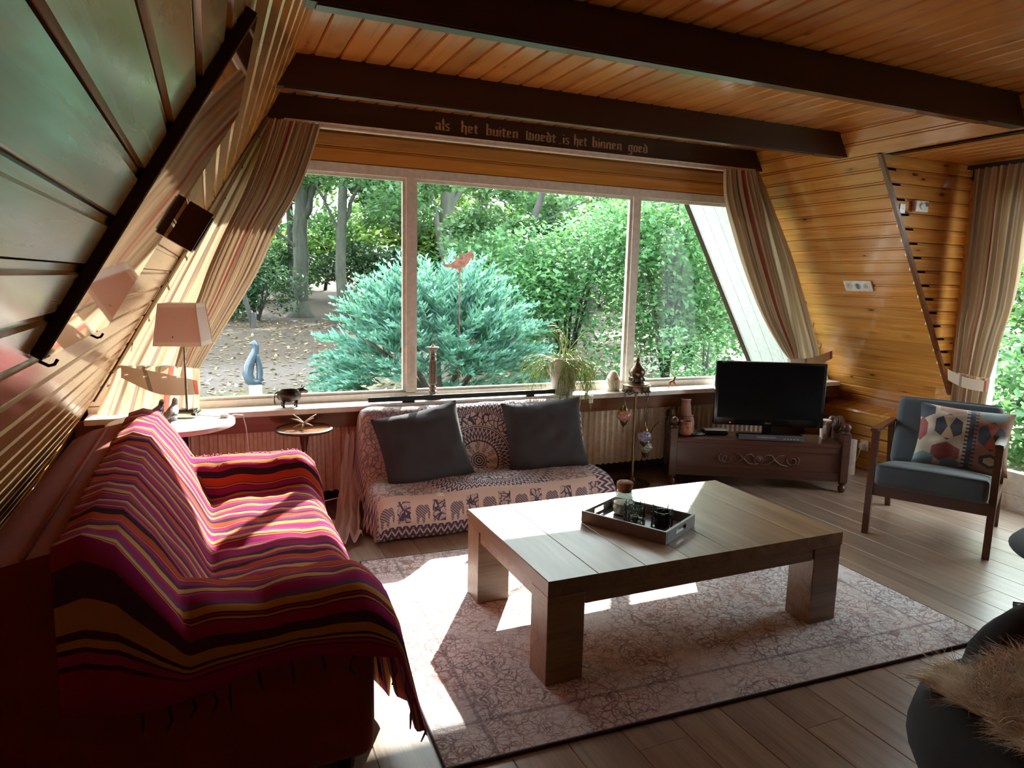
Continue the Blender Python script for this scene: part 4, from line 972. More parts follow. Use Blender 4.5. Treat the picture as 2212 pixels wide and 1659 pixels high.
# ---- dark scatter cushions
def pillow(w_, h_, d_, seed=1, n=26, wr=.006, sag=0.0):
    m = MB(); fr = []; bk = []
    for i in range(n+1):
        v_ = -1+2*i/n; a = []; b = []
        for j in range(n+1):
            u_ = -1+2*j/n
            pin = 1-.07*(1-u_*u_)*v_*v_; pinv = 1-.07*(1-v_*v_)*u_*u_
            th_ = d_*max(0, (1-u_**4))**.6*max(0, (1-v_**4))**.6*(1-.12*(u_*u_+v_*v_))
            k = wr*nz(u_*3+seed, v_*3, seed)*2+wr*.7*nz(u_*2, v_*9, seed+4)*(1-abs(v_))
            X = u_*w_/2*pinv; Z = v_*h_/2*pin
            a.append((X, -th_*.5-(k if th_ > .01 else 0), Z)); b.append((X, th_*.5+(k if th_ > .01 else 0), Z))
        fr.append(a); bk.append(b)
    UV = [[(j/n, i/n) for j in range(n+1)] for i in range(n+1)]
    m.grid(fr, UV); u0 = list(m.uv); m.grid([r[::-1] for r in bk]); m.uv = u0+[(1-q[0], q[1]) for q in u0]
    return m
cush = fabric('charcoal_cotton', (.034, .034, .042), sheen=.15)
for (X, Y, Z, rz, ry, lab, sd) in ((1.09, 3.71, .435, 4, -9, 'charcoal cushion propped at the left end of the loveseat', 1), (1.87, 3.73, .445, -6, -3, 'charcoal cushion propped at the right end of the loveseat', 5)):
    o = pillow(.52, .44, .15, sd).build('scatter_cushion', cush, None, 180, (X, Y, Z)); o.rotation_euler = (math.radians(-20), math.radians(ry), math.radians(rz))
    tag(o, lab, 'cushion')
    MB().tube([(-.26, 0, -.22), (0, 0, -.205), (.26, 0, -.22)], .003, 5).build('seam', cush, o, 180)
# ================================================================== TELEVISION BENCH AND WHAT STANDS ON IT
BA = math.radians(-28.94); BEN = Vector((2.915, 3.83, 0)); BM = Matrix.Translation(BEN) @ Matrix.Rotation(BA, 4, 'Z')
def bw(x, y, z): return tuple(BM @ Vector((x, y, z)))
be = thing('carved_bench', 'dark carved wooden chest bench carrying the television', 'bench', tuple(BEN), BA)
BL, BDp, BT = 1.145, .275, .335
bwood = MAT['bench']
MB().box(.02, BL-.02, .0, .014, .075, BT-.03).build('front_panel', bwood, be)
for z0, z1, dy in ((.075, .135, -.010), (.27, BT-.002, -.010)): MB().box(.02, BL-.02, dy, .004, z0, z1).build('rail', bwood, be)
MB().box(.02, BL-.02, BDp-.012, BDp, .075, BT-.03).build('back_panel', bwood, be)
MB().rbox(.015, BL-.015, -.016, BDp+.004, BT-.028, BT, .004).build('seat_board', bwood, be)
for X in (0, BL):
    for Y in (0, BDp):
        m = MB().rbox(X-.026, X+.026, Y-.026, Y+.026, .072, .405, .004); m.build('post', bwood, be)
        p_ = MB().lathe([(.026, 0), (.030, .006), (.022, .012), (.014, .018), (.024, .026)], 12, (X, Y, .405)).build('finial', bwood, be, 60)
        MB().ball((X, Y, .452), .029).build('finial_ball', bwood, p_, 180)
        MB().lathe([(.016, 0), (.023, .012), (.026, .034), (.018, .046), (.012, .050), (.025, .058), (.025, .072)], 12, (X, Y, 0)).build('foot', bwood, be, 60)
    sg = 1 if X > 0 else -1
    MB().box(X-.010, X+.010, .026, BDp-.026, .085, .385).build('end_panel', bwood, be)
    MB().box(X-.014, X+.014, .026, BDp-.026, .13, .15).build('end_moulding', bwood, be)
    MB().box(X-.014, X+.014, .026, BDp-.026, .29, .31).build('end_moulding', bwood, be)
    arch = [(BDp/2+(BDp/2-.03)*math.cos(a), .38+.125*math.sin(a)) for a in [PI*k/16 for k in range(17)]]
    MB().prism(arch, 'x', X-.011, X+.011).build('end_arch', bwood, be, 30)
    for k in range(5):      # carved ribs on the arch
        a = PI*(k+1)/6; MB().tube([(X-.013, BDp/2+.02*math.cos(a), .385+.02*math.sin(a)), (X-.013, BDp/2+.10*math.cos(a), .385+.10*math.sin(a))], .006, 6).build('arch_carving', bwood, be, 180)
cv_ = plain('worn_carving', (.15, .07, .05), .4, .3, 40)
def scroll(pts, r=.006, nm='carving'): MB().tube([(x, -.003, z) for x, z in pts], [max(.002, r*math.sin(PI*min(1, .12+.85*i/len(pts)))) for i in range(len(pts))], 6).build(nm, cv_, be, 180)
for sg in (-1, 1):
    cx = .58
    sp = [(cx+sg*(.225+ (.042-.0028*k)*math.cos(.55*k+2.6)), .205+(.042-.0028*k)*math.sin(.55*k+2.6)) for k in range(14)]
    scroll(sp); scroll([(cx+sg*.20, .165), (cx+sg*.15, .172), (cx+sg*.11, .20), (cx+sg*.085, .235), (cx+sg*.05, .238), (cx+sg*.03, .215), (cx+sg*.045, .195)])
    scroll([(cx+sg*.17, .24), (cx+sg*.13, .235), (cx+sg*.10, .205), (cx+sg*.07, .175), (cx+sg*.03, .168), (cx, .175)]); scroll([(cx+sg*.008, .165), (cx+sg*.03, .19), (cx+sg*.02, .22), (cx, .232)])
    scroll([(cx+sg*.255, .235), (cx+sg*.27, .215), (cx+sg*.262, .185), (cx+sg*.235, .17)])
MB().ball((.58, -.004, .205), .018, sq=(1, .4, 1.2)).build('carving', cv_, be, 180)

# television
tv = thing('television', 'flat black widescreen television on the carved bench', 'television', bw(.665, .165, BT+.001), BA)
scrm = NT('dark_lcd'); scrm.set(col=(.004, .004, .005), rough=.22, spec=.35)
MB().rbox(-.375, .375, -.012, .03, .072, .525, .006).build('casing', MAT['black'], tv, 40)
MB().rbox(-.20, .20, .03, .06, .12, .42, .02).build('back_housing', MAT['black_matt'], tv, 40)
MB().box(-.352, .352, -.0135, -.0115, .125, .508).build('screen', scrm.m, tv)
MB().box(-.03, .03, .002, .026, .01, .09).build('neck', MAT['black'], tv)
MB().rbox(-.17, .17, -.055, .085, 0, .012, .005).build('foot', MAT['black'], tv, 40)
silver = plain('silver_print', (.38, .38, .40), .4)
red_led = NT('red_indicator'); red_led.set(col=(.8, .03, .01), emit=(1, .08, .02), emits=1.5)
MB().box(-.262, -.256, -.0142, -.0125, .088, .094).build('standby_light', red_led.m, tv)
def text3(s, size, name, mat, parent, loc, rot=(PI/2, 0, 0), ext=.0006):
    cu = bpy.data.curves.new(name, 'FONT'); cu.body = s; cu.size = size; cu.extrude = ext; cu.align_x = 'CENTER'; cu.align_y = 'CENTER'
    ob = bpy.data.objects.new(name+'_tmp', cu); me = bpy.data.meshes.new_from_object(ob); bpy.data.objects.remove(ob); bpy.data.curves.remove(cu)
    me.name = name; me.materials.append(mat); o = bpy.data.objects.new(name, me); o.location = loc; o.rotation_euler = rot; return put(o, parent)
text3('SONY', .017, 'brand_lettering', silver, tv, (0, -.0128, .092))
text3('BRAVIA', .008, 'corner_lettering', silver, tv, (-.325, -.0128, .516))
# DVD player in front of / under the TV
dv = thing('disc_player', 'flat silver-black disc player lying before the television', 'player', bw(.655, .052, BT+.001), BA)
dm = plain('dark_silver', (.10, .10, .11), .3)
MB().rbox(-.215, .215, -.048, .05, .004, .040, .003).build('casing', MAT['black'], dv, 40)
MB().rbox(-.217, .217, -.054, -.046, .004, .041, .002).build('front_plate', dm, dv)
MB().box(-.10, .03, -.0555, -.0535, .018, .030).build('disc_tray', plain('grey_tray', (.25, .25, .26), .3), dv)
for k in range(5): MB().box(.08+k*.022, .092+k*.022, -.056, -.0535, .014, .022).build('button', silver, dv)
for X in (-.19, .19): MB().box(X-.012, X+.012, -.03, .03, 0, .005).build('foot', MAT['black_matt'], dv)
# router box
ro = thing('router', 'small black set-top box with pale lid beside the disc player', 'box', bw(.305, .155, BT+.001), BA+.1)
MB().rbox(-.085, .085, -.05, .05, .003, .034, .012, 3).build('casing', MAT['black'], ro, 60)
MB().rbox(-.078, .078, -.043, .043, .033, .038, .004).build('lid', plain('glossy_grey', (.55, .56, .57), .12), ro, 40)
MB().box(-.07, .07, -.04, .04, 0, .004).build('rubber_base', MAT['black_matt'], ro)
# remotes
for (lx, ly, lr, lab, lm) in ((.172, .085, .5, 'short black remote beside the clay face pot', 'black'), (.205, .20, .75, 'long grey remote control lying behind the clay face pot', 'grey')):
    rm = thing('remote_control', lab, 'remote', bw(lx, ly, BT+.001), BA+lr)
    L_ = .055 if lm == 'black' else .085
    MB().rbox(-L_, L_, -.021, .021, 0, .018, .006, 3).build('casing', MAT['black'] if lm == 'black' else dm, rm, 60)
    for k in range(5):
        for q in range(2): MB().rbox(-L_*.75+k*L_*.34, -L_*.75+k*L_*.34+.010, -.012+q*.016, -.004+q*.016, .0175, .0205, .001, 1).build('button', plain('button_blue', (.25, .38, .42), .4) if k == 2 else silver, rm)
# clay chiminea and clay face pot
clay = plain('pinkish_clay', (.34, .185, .15), .8, .3, 12); terr = plain('terracotta', (.42, .185, .11), .75, .3, 14); hearth_dark = plain('hearth_dark', (.03, .022, .02), .95)
ch = thing('clay_chiminea', 'pinkish clay chiminea vase with tall neck and open hearth', 'vase', bw(.10, .200, BT+.001), BA-.5)
MB().lathe([(.045, 0), (.058, .012), (.066, .04), (.068, .07), (.062, .098), (.052, .118), (.050, .125), (.044, .135), (.038, .17), (.033, .205), (.031, .222), (.036, .228), (.037, .238), (.030, .240), (.027, .225), (.030, .17)], 24, caps=False).build('body', clay, ch, 60)
MB().lathe([(.054, .116), (.057, .122), (.054, .128)], 24, caps=False).build('ring', clay, ch, 60)
hearth = MB().lathe([(.001, -.004), (.030, -.002), (.034, .004), (.028, .006)], 16, caps=True); hearth.xf(Matrix.Translation((0, -.0655, .06)) @ Matrix.Rotation(PI/2, 4, 'X')); hearth.build('hearth_opening', hearth_dark, ch, 60)  # plain dark disc set over the hearth mouth
fp = thing('face_pot', 'terracotta pot moulded with a face on the carved bench', 'pot', bw(.09, .082, BT+.001), BA-.3)
MB().lathe([(.032, 0), (.047, .010), (.055, .035), (.053, .058), (.044, .075), (.040, .082), (.043, .094), (.043, .100), (.036, .100), (.035, .082), (.046, .05), (.035, .012)], 24).build('body', terr, fp, 60)
for sx in (-1, 1):
    e_ = MB().ball((sx*.019, -.046, .060), .009, 10, 6, (1.2, .6, .8)); e_.build('eye', terr, fp, 180)
    MB().tube([(sx*.006, -.051, .071), (sx*.018, -.048, .075), (sx*.030, -.040, .070)], .0035, 6).build('brow', terr, fp, 180)
    MB().ball((sx*.053, -.010, .05), .011, 10, 6, (.6, .8, 1.3)).build('ear', terr, fp, 180)
MB().tube([(0, -.051, .066), (0, -.058, .052), (0, -.061, .045), (0, -.054, .041)], [.004, .006, .008, .005], 8).build('nose', terr, fp, 180)
MB().tube([(-.016, -.052, .030), (0, -.057, .026), (.016, -.052, .030)], [.002, .005, .002], 6).build('mouth', terr, fp, 180)
# leaf hung on the bench end, white clutter behind the television
lf = MB(); n = 10
pts = [(.0, 0), (.018, .02), (.022, .045), (.014, .07), (0, .09), (-.014, .07), (-.022, .045), (-.018, .02)]
lf.prism(pts, 'y', -.0015, .0015); o = lf.build('leaf_ornament', plain('grey_green_leaf', (.12, .19, .10), .6), None, None, bw(-.030, .12, .395)); o.rotation_euler = (.1, .15, BA+1.2); tag(o, 'grey-green leaf ornament hung on the end of the carved bench', 'ornament')
MB().tube([(0, -.003, .0), (0, -.004, .09)], .0018, 5).build('midrib', plain('leaf_rib', (.2, .28, .15), .6), o)
for k in range(4): MB().tube([(0, -.003, .015+k*.017), (.014, -.003, .028+k*.017)], .001, 4).build('vein', plain('leaf_vein', (.2, .28, .15), .6), o)
wt = thing('white_tub', 'small white plastic tub behind the right end of the bench', 'tub', bw(1.075, .205, BT+.001), BA)
MB().lathe([(.030, 0), (.034, .06), (.038, .115), (.040, .118), (.036, .12), (.032, .06)], 18).build('body', MAT['white_plastic'], wt, 60)
MB().lathe([(.041, .112), (.042, .124), (.034, .127)], 18).build('rim', MAT['white_plastic'], wt, 60)
pl_ = thing('plug_stack', 'white plug and adapter standing behind the television edge', 'adapter', bw(1.045, .13, BT+.001), BA)
MB().rbox(-.014, .014, -.012, .012, 0, .07, .003).build('adapter', MAT['white_plastic'], pl_, 40); MB().rbox(-.009, .009, -.009, .009, .07, .10, .003).build('plug', MAT['white_plastic'], pl_, 40)
MB().box(-.010, .010, -.0135, -.0115, .02, .04).build('yellow_label', plain('yellow_label', (.75, .6, .2), .5), pl_)
MB().tube([(0, 0, .10), (.004, 0, .118), (.012, .004, .12)], .003, 6).build('cable_loop', MAT['white_plastic'], pl_, 180)
# white tube bin and wall socket beside the bench
tb = thing('tube_container', 'tall white cardboard tube standing between bench and armchair', 'container', (4.372, 3.60, 0))
MB().lathe([(.034, 0), (.034, .262), (.0305, .262), (.0305, .02)], 22, caps=False).build('wall', MAT['white_plastic'], tb, 60)
MB().lathe([(.0355, .0), (.0358, .06), (.0345, .061)], 22).build('base_cap', MAT['white_plastic'], tb, 60)
MB().lathe([(.030, .01), (.030, .012)], 22).build('inside_bottom', MAT['black_matt'], tb)
ws = thing('wall_outlet', 'white wall socket with a plug beside the white tube', 'socket', (4.585, 3.66, .19))
MB().rbox(-.012, .004, -.035, .035, -.04, .04, .004).build('plate', MAT['white_plastic'], ws, 40); MB().rbox(-.05, -.012, -.018, .018, -.02, .02, .006).build('plug', MAT['white_plastic'], ws, 40)
MB().tube([(-.045, 0, -.018), (-.055, 0, -.06), (-.03, .04, -.12), (0, .08, -.16)], .003, 6).build('cable', MAT['white_plastic'], ws, 180)

# ================================================================== MOSAIC FLOOR LAMP
brass = metal('antique_brass', (.30, .215, .13), .32); bronze = metal('dark_bronze', (.16, .115, .085), .3)
def mosaic(name, a, b, c_, sc=90):
    t = NT(name); co = t.coord(); v1 = t.voro(co, sc, out='Color'); e = t.voro(co, sc, 'DISTANCE_TO_EDGE'); xx, yy, zz = t.sep(co)
    ang = t.ma('ARCTAN2', xx, zz); rr = t.ma('SQRT', t.ma('ADD', t.ma('MULTIPLY', xx, xx), t.ma('MULTIPLY', zz, zz)))
    petal = t.ma('GREATER_THAN', t.ma('MULTIPLY_ADD', t.ma('SINE', t.ma('MULTIPLY', ang, 8.0)), .009, .024), rr)
    col = t.mix(t.sep(v1)[0], a, b); col = t.mix(t.ma('MULTIPLY', petal, .9), col, c_); col = t.mix(t.step(e, .02, .08), (.75, .72, .68), col)
    t.set(col=col, rough=.15, coat=.5, trans=.15); return t.m
ml = thing('mosaic_floor_lamp', 'Turkish brass floor lamp with three hanging mosaic globes', 'lamp', (2.655, 3.93, 0), math.radians(8))
MB().lathe([(.125, 0), (.125, .006), (.118, .010), (.06, .016), (.030, .026), (.022, .045), (.012, .055)], 32).build('base', bronze, ml, 50)
MB().lathe([(.0095, .05), (.0095, .70)], 14).build('pole', brass, ml, 60)
MB().lathe([(.092, .690), (.098, .694), (.098, .700), (.088, .704), (.086, .710), (.05, .716)], 30).build('canopy_disc', brass, ml, 50)
MB().lathe([(.089, .655), (.092, .660), (.092, .692), (.089, .692)], 40, caps=False).build('pierced_band', bronze, ml, 60)
for k in range(20): 
    a = 2*PI*k/20; MB().ball((.093*math.cos(a), .093*math.sin(a), .655), .007, 8, 5).build('band_bead', bronze, ml, 180)
MB().lathe([(.046, .716), (.05, .722), (.05, .752), (.046, .756), (.05, .762), (.056, .775), (.057, .79), (.050, .806), (.036, .818), (.024, .832), (.016, .850), (.013, .862), (.016, .868), (.010, .876), (.004, .888), (.003, .905)], 26).build('dome', bronze, ml, 50)
for k in range(14):
    a = 2*PI*k/14; MB().box(.0505*math.cos(a)-.004, .0505*math.cos(a)+.004, .0505*math.sin(a)-.004, .0505*math.sin(a)+.004, .727, .747).build('dome_piercing', MAT['black_matt'], ml)
fin = MB().tube([(.021*math.cos(a), 0, .935+.027*math.sin(a)) for a in [2*PI*k/20 for k in range(20)]], .0024, 6, closed=True)
for k in range(3): fin.tube([(.010*math.cos(a+k*2.1)*.55+.009*math.cos(k*2.09), 0, .935+.010*math.sin(a)*.6+.010*math.sin(k*2.09)) for a in [2*PI*q/10 for q in range(10)]], .0018, 5, closed=True)
fin.tube([(0, 0, .962), (0, 0, .975)], [.003, .001], 6); fin.build('openwork_finial', bronze, ml, 180)
def globe(ax, ay, zc, mat, zt):
    g_ = MB().ball((0, 0, 0), .050, 24, 14, (1, 1, .80)).build('mosaic_globe', mat, ml, 180, (ax, ay, zc))
    MB().lathe([(.029, .030), (.030, .036), (.026, .052), (.018, .064), (.010, .072), (.007, .082), (.009, .088), (.004, .096)], 18).build('cap', brass, g_, 50)
    MB().lathe([(.004, -.086), (.007, -.080), (.005, -.074), (.010, -.070), (.022, -.055), (.028, -.040), (.029, -.031)], 18).build('cup', brass, g_, 50)
    d_ = MB().tube([(.011*math.cos(a), 0, -.108+.012*math.sin(a)) for a in [2*PI*k/4 for k in range(4)]], .0016, 5, closed=True); d_.tube([(0, 0, -.086), (0, 0, -.122)], .0014, 5); d_.build('drop_pendant', bronze, g_, 180)
    z = zc+.096; k = 0
    while z < zt-.02:
        m = MB().tube([(.0075*math.cos(a)*(1 if k % 2 == 0 else .25), .0075*math.cos(a)*(.25 if k % 2 == 0 else 1), z+.014+.014*math.sin(a)) for a in [2*PI*q/10 for q in range(10)]], .0022, 5, closed=True); m.build('chain_link', bronze, g_, 180, (0, 0, -zc)); z += .024; k += 1
globe(-.082, .02, .487, mosaic('red_mosaic', (.62, .16, .14), (.72, .30, .26), (.40, .01, .01)), .66)
globe(.022, -.078, .352, mosaic('blue_mosaic', (.10, .16, .55), (.55, .62, .85), (.03, .05, .45)), .66)
globe(.070, -.045, .262, mosaic('green_mosaic', (.30, .42, .36), (.60, .66, .62), (.02, .06, .02), 60), .66)
MB().tube([(.01, .02, .64), (-.02, .05, .62), (-.03, .06, .645)], .003, 6).build('canopy_cable', MAT['black_matt'], ml, 180)
co_ = (MB().tube([(2.69, 3.99, .01), (2.74, 4.02, .05), (2.78, 4.0, .16), (2.80, 3.985, .24), (2.81, 3.98, .29), (2.83, 3.96, .38), (2.855, 3.93, .43)], .0028, 6)).build('cable', MAT['black_matt'], ml, 180); co_.matrix_parent_inverse = (Matrix.Translation((2.655, 3.93, 0)) @ Matrix.Rotation(math.radians(8), 4, 'Z')).inverted()
sw = MB().rbox(-.009, .009, -.009, .009, -.035, .035, .004).build('switch', MAT['black'], co_, 40); sw.location = (2.806, 3.982, .27); sw.rotation_euler = (0, .25, 0)

# ================================================================== ARMCHAIR BY THE GARDEN DOOR
AA = math.radians(-61.83)
ac = thing('armchair', 'mid-century armchair with blue-grey upholstery and walnut frame', 'armchair', (3.396, 2.655, 0), AA)
blug = fabric('blue_grey_wool', (.060, .075, .090), sheen=.25); wn_ = MAT['walnut']
CW = .574
for X in (0, CW):
    s_ = 1 if X > 0 else -1
    MB().add([(X-.017, -.018, 0), (X+.017, -.018, 0), (X+.017, .016, 0), (X-.017, .016, 0), (X-.017, .012, .595), (X+.017, .012, .595), (X+.017, .060, .595), (X-.017, .060, .595)], [(0, 3, 2, 1), (4, 5, 6, 7), (0, 1, 5, 4), (1, 2, 6, 5), (2, 3, 7, 6), (3, 0, 4, 7)]).build('front_leg', wn_, ac)
    MB().add([(X-.015, .645, 0), (X+.015, .645, 0), (X+.015, .680, 0), (X-.015, .680, 0), (X-.015, .47, .575), (X+.015, .47, .575), (X+.015, .52, .575), (X-.015, .52, .575)], [(0, 3, 2, 1), (4, 5, 6, 7), (0, 1, 5, 4), (1, 2, 6, 5), (2, 3, 7, 6), (3, 0, 4, 7)]).build('rear_leg', wn_, ac)
    ar = MB(); P = []
    for i in range(13):
        y = -.035+.60*i/12; hw = .026 if i < 3 else .026-.006*min(1, (i-3)/4); hw *= .72 if i == 0 else 1; z = .606-.022*(i/12)
        P.append([(X-hw, y, z-.008), (X-hw*.9, y, z+.006), (X, y, z+.010), (X+hw*.9, y, z+.006), (X+hw, y, z-.008), (X, y, z-.014), (X-hw, y, z-.008)])
    ar.grid(P); ar.f += [tuple(range(6))[::-1], tuple(12*7+k for k in range(6))]; ar.build('armrest', wn_, ac, 60)
    MB().box(X-.014, X+.014, .03, .60, .235, .285).build('side_rail', wn_, ac)
MB().box(.0, CW, .008, .034, .225, .292).build('front_rail', wn_, ac)
MB().box(.0, CW, .555, .58, .19, .24).build('back_rail', wn_, ac)
def cushion_box(x0, x1, y0, y1, z0, z1, r, crown, n=14):
    bm_ = bmesh.new(); bmesh.ops.create_cube(bm_, size=1)
    for q in bm_.verts: q.co = Vector((lerp(x0, x1, q.co.x+.5), lerp(y0, y1, q.co.y+.5), lerp(z0, z1, q.co.z+.5)))
    bmesh.ops.bevel(bm_, geom=list(bm_.edges)+list(bm_.verts), offset=r, segments=4, affect='EDGES', profile=.5)
    bmesh.ops.subdivide_edges(bm_, edges=[e for e in bm_.edges if e.calc_length() > .1], cuts=8, use_grid_fill=True)
    for q in bm_.verts:
        fx = 1-((q.co.x-(x0+x1)/2)/((x1-x0)/2))**2; fy = 1-((q.co.y-(y0+y1)/2)/((y1-y0)/2))**2
        if q.co.z > (z0+z1)/2: q.co.z += crown*max(0, fx)*max(0, fy)
    return MB().bm(bm_)
s_ = cushion_box(.022, CW-.022, -.028, .50, -.065, .06, .028, .022).build('seat_cushion', blug, ac, 60, (0, 0, .355)); s_.rotation_euler = (math.radians(-9), 0, 0)
MB().tube([(.03, -.026, .052), (CW/2, -.030, .055), (CW-.03, -.026, .052)], .0035, 6).build('piping', blug, s_, 180)
bk_ = cushion_box(.018, CW-.018, -.055, .055, 0, .425, .042, .0).build('back_cushion', blug, ac, 60, (0, .445, .325)); bk_.rotation_euler = (math.radians(-21), 0, 0)
MB().tube([(.03, -.05, .415), (CW/2, -.052, .417), (CW-.03, -.05, .415)], .0035, 6).build('piping', blug, bk_, 180)
# kilim cushion
t = NT('kilim_patchwork'); uu, vv_, _ = t.sep(t.uv()); 
def hexm(cx, cy, a, b):
    p = t.ma('ABSOLUTE', t.ma('DIVIDE', t.ma('SUBTRACT', uu, cx), a)); q = t.ma('ABSOLUTE', t.ma('DIVIDE', t.ma('SUBTRACT', vv_, cy), b))
    return t.ma('LESS_THAN', t.ma('MAXIMUM', p, t.ma('ADD', t.ma('MULTIPLY', p, .55), q)), 1.0)
def hour(cx, cy, a, b):
    p = t.ma('ABSOLUTE', t.ma('DIVIDE', t.ma('SUBTRACT', uu, cx), a)); q = t.ma('ABSOLUTE', t.ma('DIVIDE', t.ma('SUBTRACT', vv_, cy), b))
    return t.ma('MULTIPLY', t.ma('LESS_THAN', p, t.ma('MULTIPLY_ADD', q, .8, .12)), t.ma('LESS_THAN', q, 1.0))
jag = t.ma('MULTIPLY', t.ma('SUBTRACT', t.noise(t.vmul(t.uv(), (60, 60, 1)), 1.0, 2), .5), .03)
cream = (.52, .44, .34); rust_ = (.30, .13, .075); navy = (.018, .028, .06); rd = (.27, .035, .03); tl = (.16, .26, .27)
c = t.mix(t.ma('GREATER_THAN', t.ma('ADD', uu, jag), .60), cream, rust_)
c = t.mix(hexm(.36, .95, .14, .13), c, (.36, .19, .12)); c = t.mix(hexm(.05, .88, .12, .16), c, navy); c = t.mix(hexm(.03, .55, .07, .2), c, rd)
c = t.mix(hexm(.33, .62, .145, .22), c, navy); c = t.mix(hour(.33, .62, .085, .19), c, (.50, .36, .22)); c = t.mix(hexm(.33, .20, .15, .17), c, rd)
c = t.mix(hexm(.10, .06, .12, .13), c, tl); c = t.mix(hexm(.40, .02, .10, .12), c, tl)
c = t.mix(hexm(.79, .56, .145, .24), c, navy); c = t.mix(hour(.79, .56, .085, .2), c, (.42, .07, .03)); c = t.mix(hexm(.78, .90, .14, .10), c, tl); c = t.mix(hexm(.80, .17, .12, .12), c, navy); c = t.mix(hexm(.80, .17, .07, .07), c, (.45, .40, .28))
zz_ = t.ma('MULTIPLY', t.ma('GREATER_THAN', t.ma('ABSOLUTE', t.ma('SUBTRACT', t.ma('FRACT', t.ma('MULTIPLY', vv_, 16.0)), .5)), .25), .035)
c = t.mix(t.ma('LESS_THAN', t.ma('ABSOLUTE', t.ma('SUBTRACT', uu, .57)), t.ma('ADD', zz_, .028)), c, navy)
fine = t.noise(t.vmul(t.uv(), (260, 60, 1)), 1.0, 3); c = t.mix(.35, c, t.mix(fine, t.mix(.6, c, (0, 0, 0)), t.mix(.25, c, (1, 1, 1)))); t.set(col=c, rough=.95, sheen=.15); t.bump(fine, .5, .004)
kc = pillow(.46, .36, .15, 8).build('kilim_cushion', t.m, None, 180)
KM = Matrix.Translation((3.396, 2.655, 0)) @ Matrix.Rotation(AA, 4, 'Z') @ Matrix.Translation((.385, .345, .555)) @ Matrix.Rotation(math.radians(8), 4, 'Z') @ Matrix.Rotation(math.radians(-22), 4, 'X') @ Matrix.Rotation(math.radians(3), 4, 'Y')
kc.matrix_world = KM; tag(kc, 'kilim patchwork cushion with navy and rust medallions on the armchair', 'cushion')
MB().tube([(-.23, 0, -.18), (0, 0, -.168), (.23, 0, -.18)], .003, 5).build('seam', fabric('kilim_seam', (.2, .12, .08)), kc, 180)
# ================================================================== LETTERING ON THE LINTEL BEAM
def glyphs():
    W = .23
    def stem(x, y0=0, y1=1): return [(x, y0+.12), (x+W*.5, y0), (x+W, y0+.12), (x+W, y1-.12), (x+W*.5, y1), (x, y1-.12)]
    def bar(x0, y0, x1, y1, w=.12):
        d = math.hypot(x1-x0, y1-y0); nx, ny = -(y1-y0)/d*w/2, (x1-x0)/d*w/2
        return [(x0+nx, y0+ny), (x0-nx, y0-ny), (x1-nx, y1-ny), (x1+nx, y1+ny)]
    def dia(x, y, r=.13): return [(x-r, y), (x, y-r), (x+r, y), (x, y+r)]
    top = lambda a, b: bar(a, .80, b, .98, .15); bot = lambda a, b: bar(a, .06, b, .16, .13)
    G = {'i': ([stem(0), dia(.10, 1.28, .10)], .34), 'l': ([stem(0, 0, 1.6), dia(.14, .05, .12)], .36),
         'n': ([stem(0), stem(.42), top(.10, .50), dia(.58, .06, .1)], .78), 'u': ([stem(0), stem(.42), bot(.10, .46), dia(.60, .07, .1)], .78),
         'h': ([stem(0, 0, 1.6), stem(.42, -.28, 1), top(.10, .50), bar(.0, 1.6, .22, 1.42, .1)], .78), 'b': ([stem(0, 0, 1.6), stem(.42), top(.12, .50), bot(.1, .5), bar(.0, 1.6, .22, 1.42, .1)], .78),
         'o': ([stem(0, .03, .97), stem(.40, .03, .97), bar(.10, .90, .48, .93, .13), bar(.10, .08, .48, .06, .13)], .74),
         'e': ([stem(0), bar(.10, .92, .46, .86, .16), bar(.48, .90, .42, .52, .16), bar(.18, .42, .50, .60, .09), bar(.10, .08, .52, .16, .13)], .72),
         't': ([stem(.06, 0, 1.25), bar(-.06, .92, .46, .92, .12), bar(.16, .06, .44, .16, .12)], .56),
         'd': ([stem(0, .03, .97), stem(.40, .03, 1.02), bar(.10, .08, .48, .06, .13), bar(.50, .95, .06, 1.42, .19), bar(.08, .90, .40, .95, .1)], .76),
         'a': ([stem(.40), bar(.06, .86, .46, .94, .15), bar(.08, .10, .44, .52, .1), stem(.0, 0, .52), bar(.08, .06, .4, .10, .12), dia(.60, .07, .1)], .78),
         's': ([bar(.04, .86, .46, .92, .17), bar(.06, .84, .10, .56, .15), bar(.08, .60, .42, .42, .17), bar(.42, .44, .40, .14, .15), bar(.02, .08, .42, .10, .17)], .66),
         'w': ([stem(0, .0, 1.3), stem(.36, .0, 1.15), stem(.74), bar(.1, .08, .46, .06, .12), bar(.46, .06, .84, .10, .12), bar(.44, .92, .84, .94, .12)], 1.10),
         'g': ([stem(0, .03, .97), stem(.40, -.42, .97), bar(.10, .90, .48, .93, .13), bar(.10, .10, .48, .06, .13), bar(.06, -.38, .48, -.40, .14), bar(.48, .93, .64, .97, .1)], .76), '.': ([dia(.12, .05, .12)], .3)}
    return G
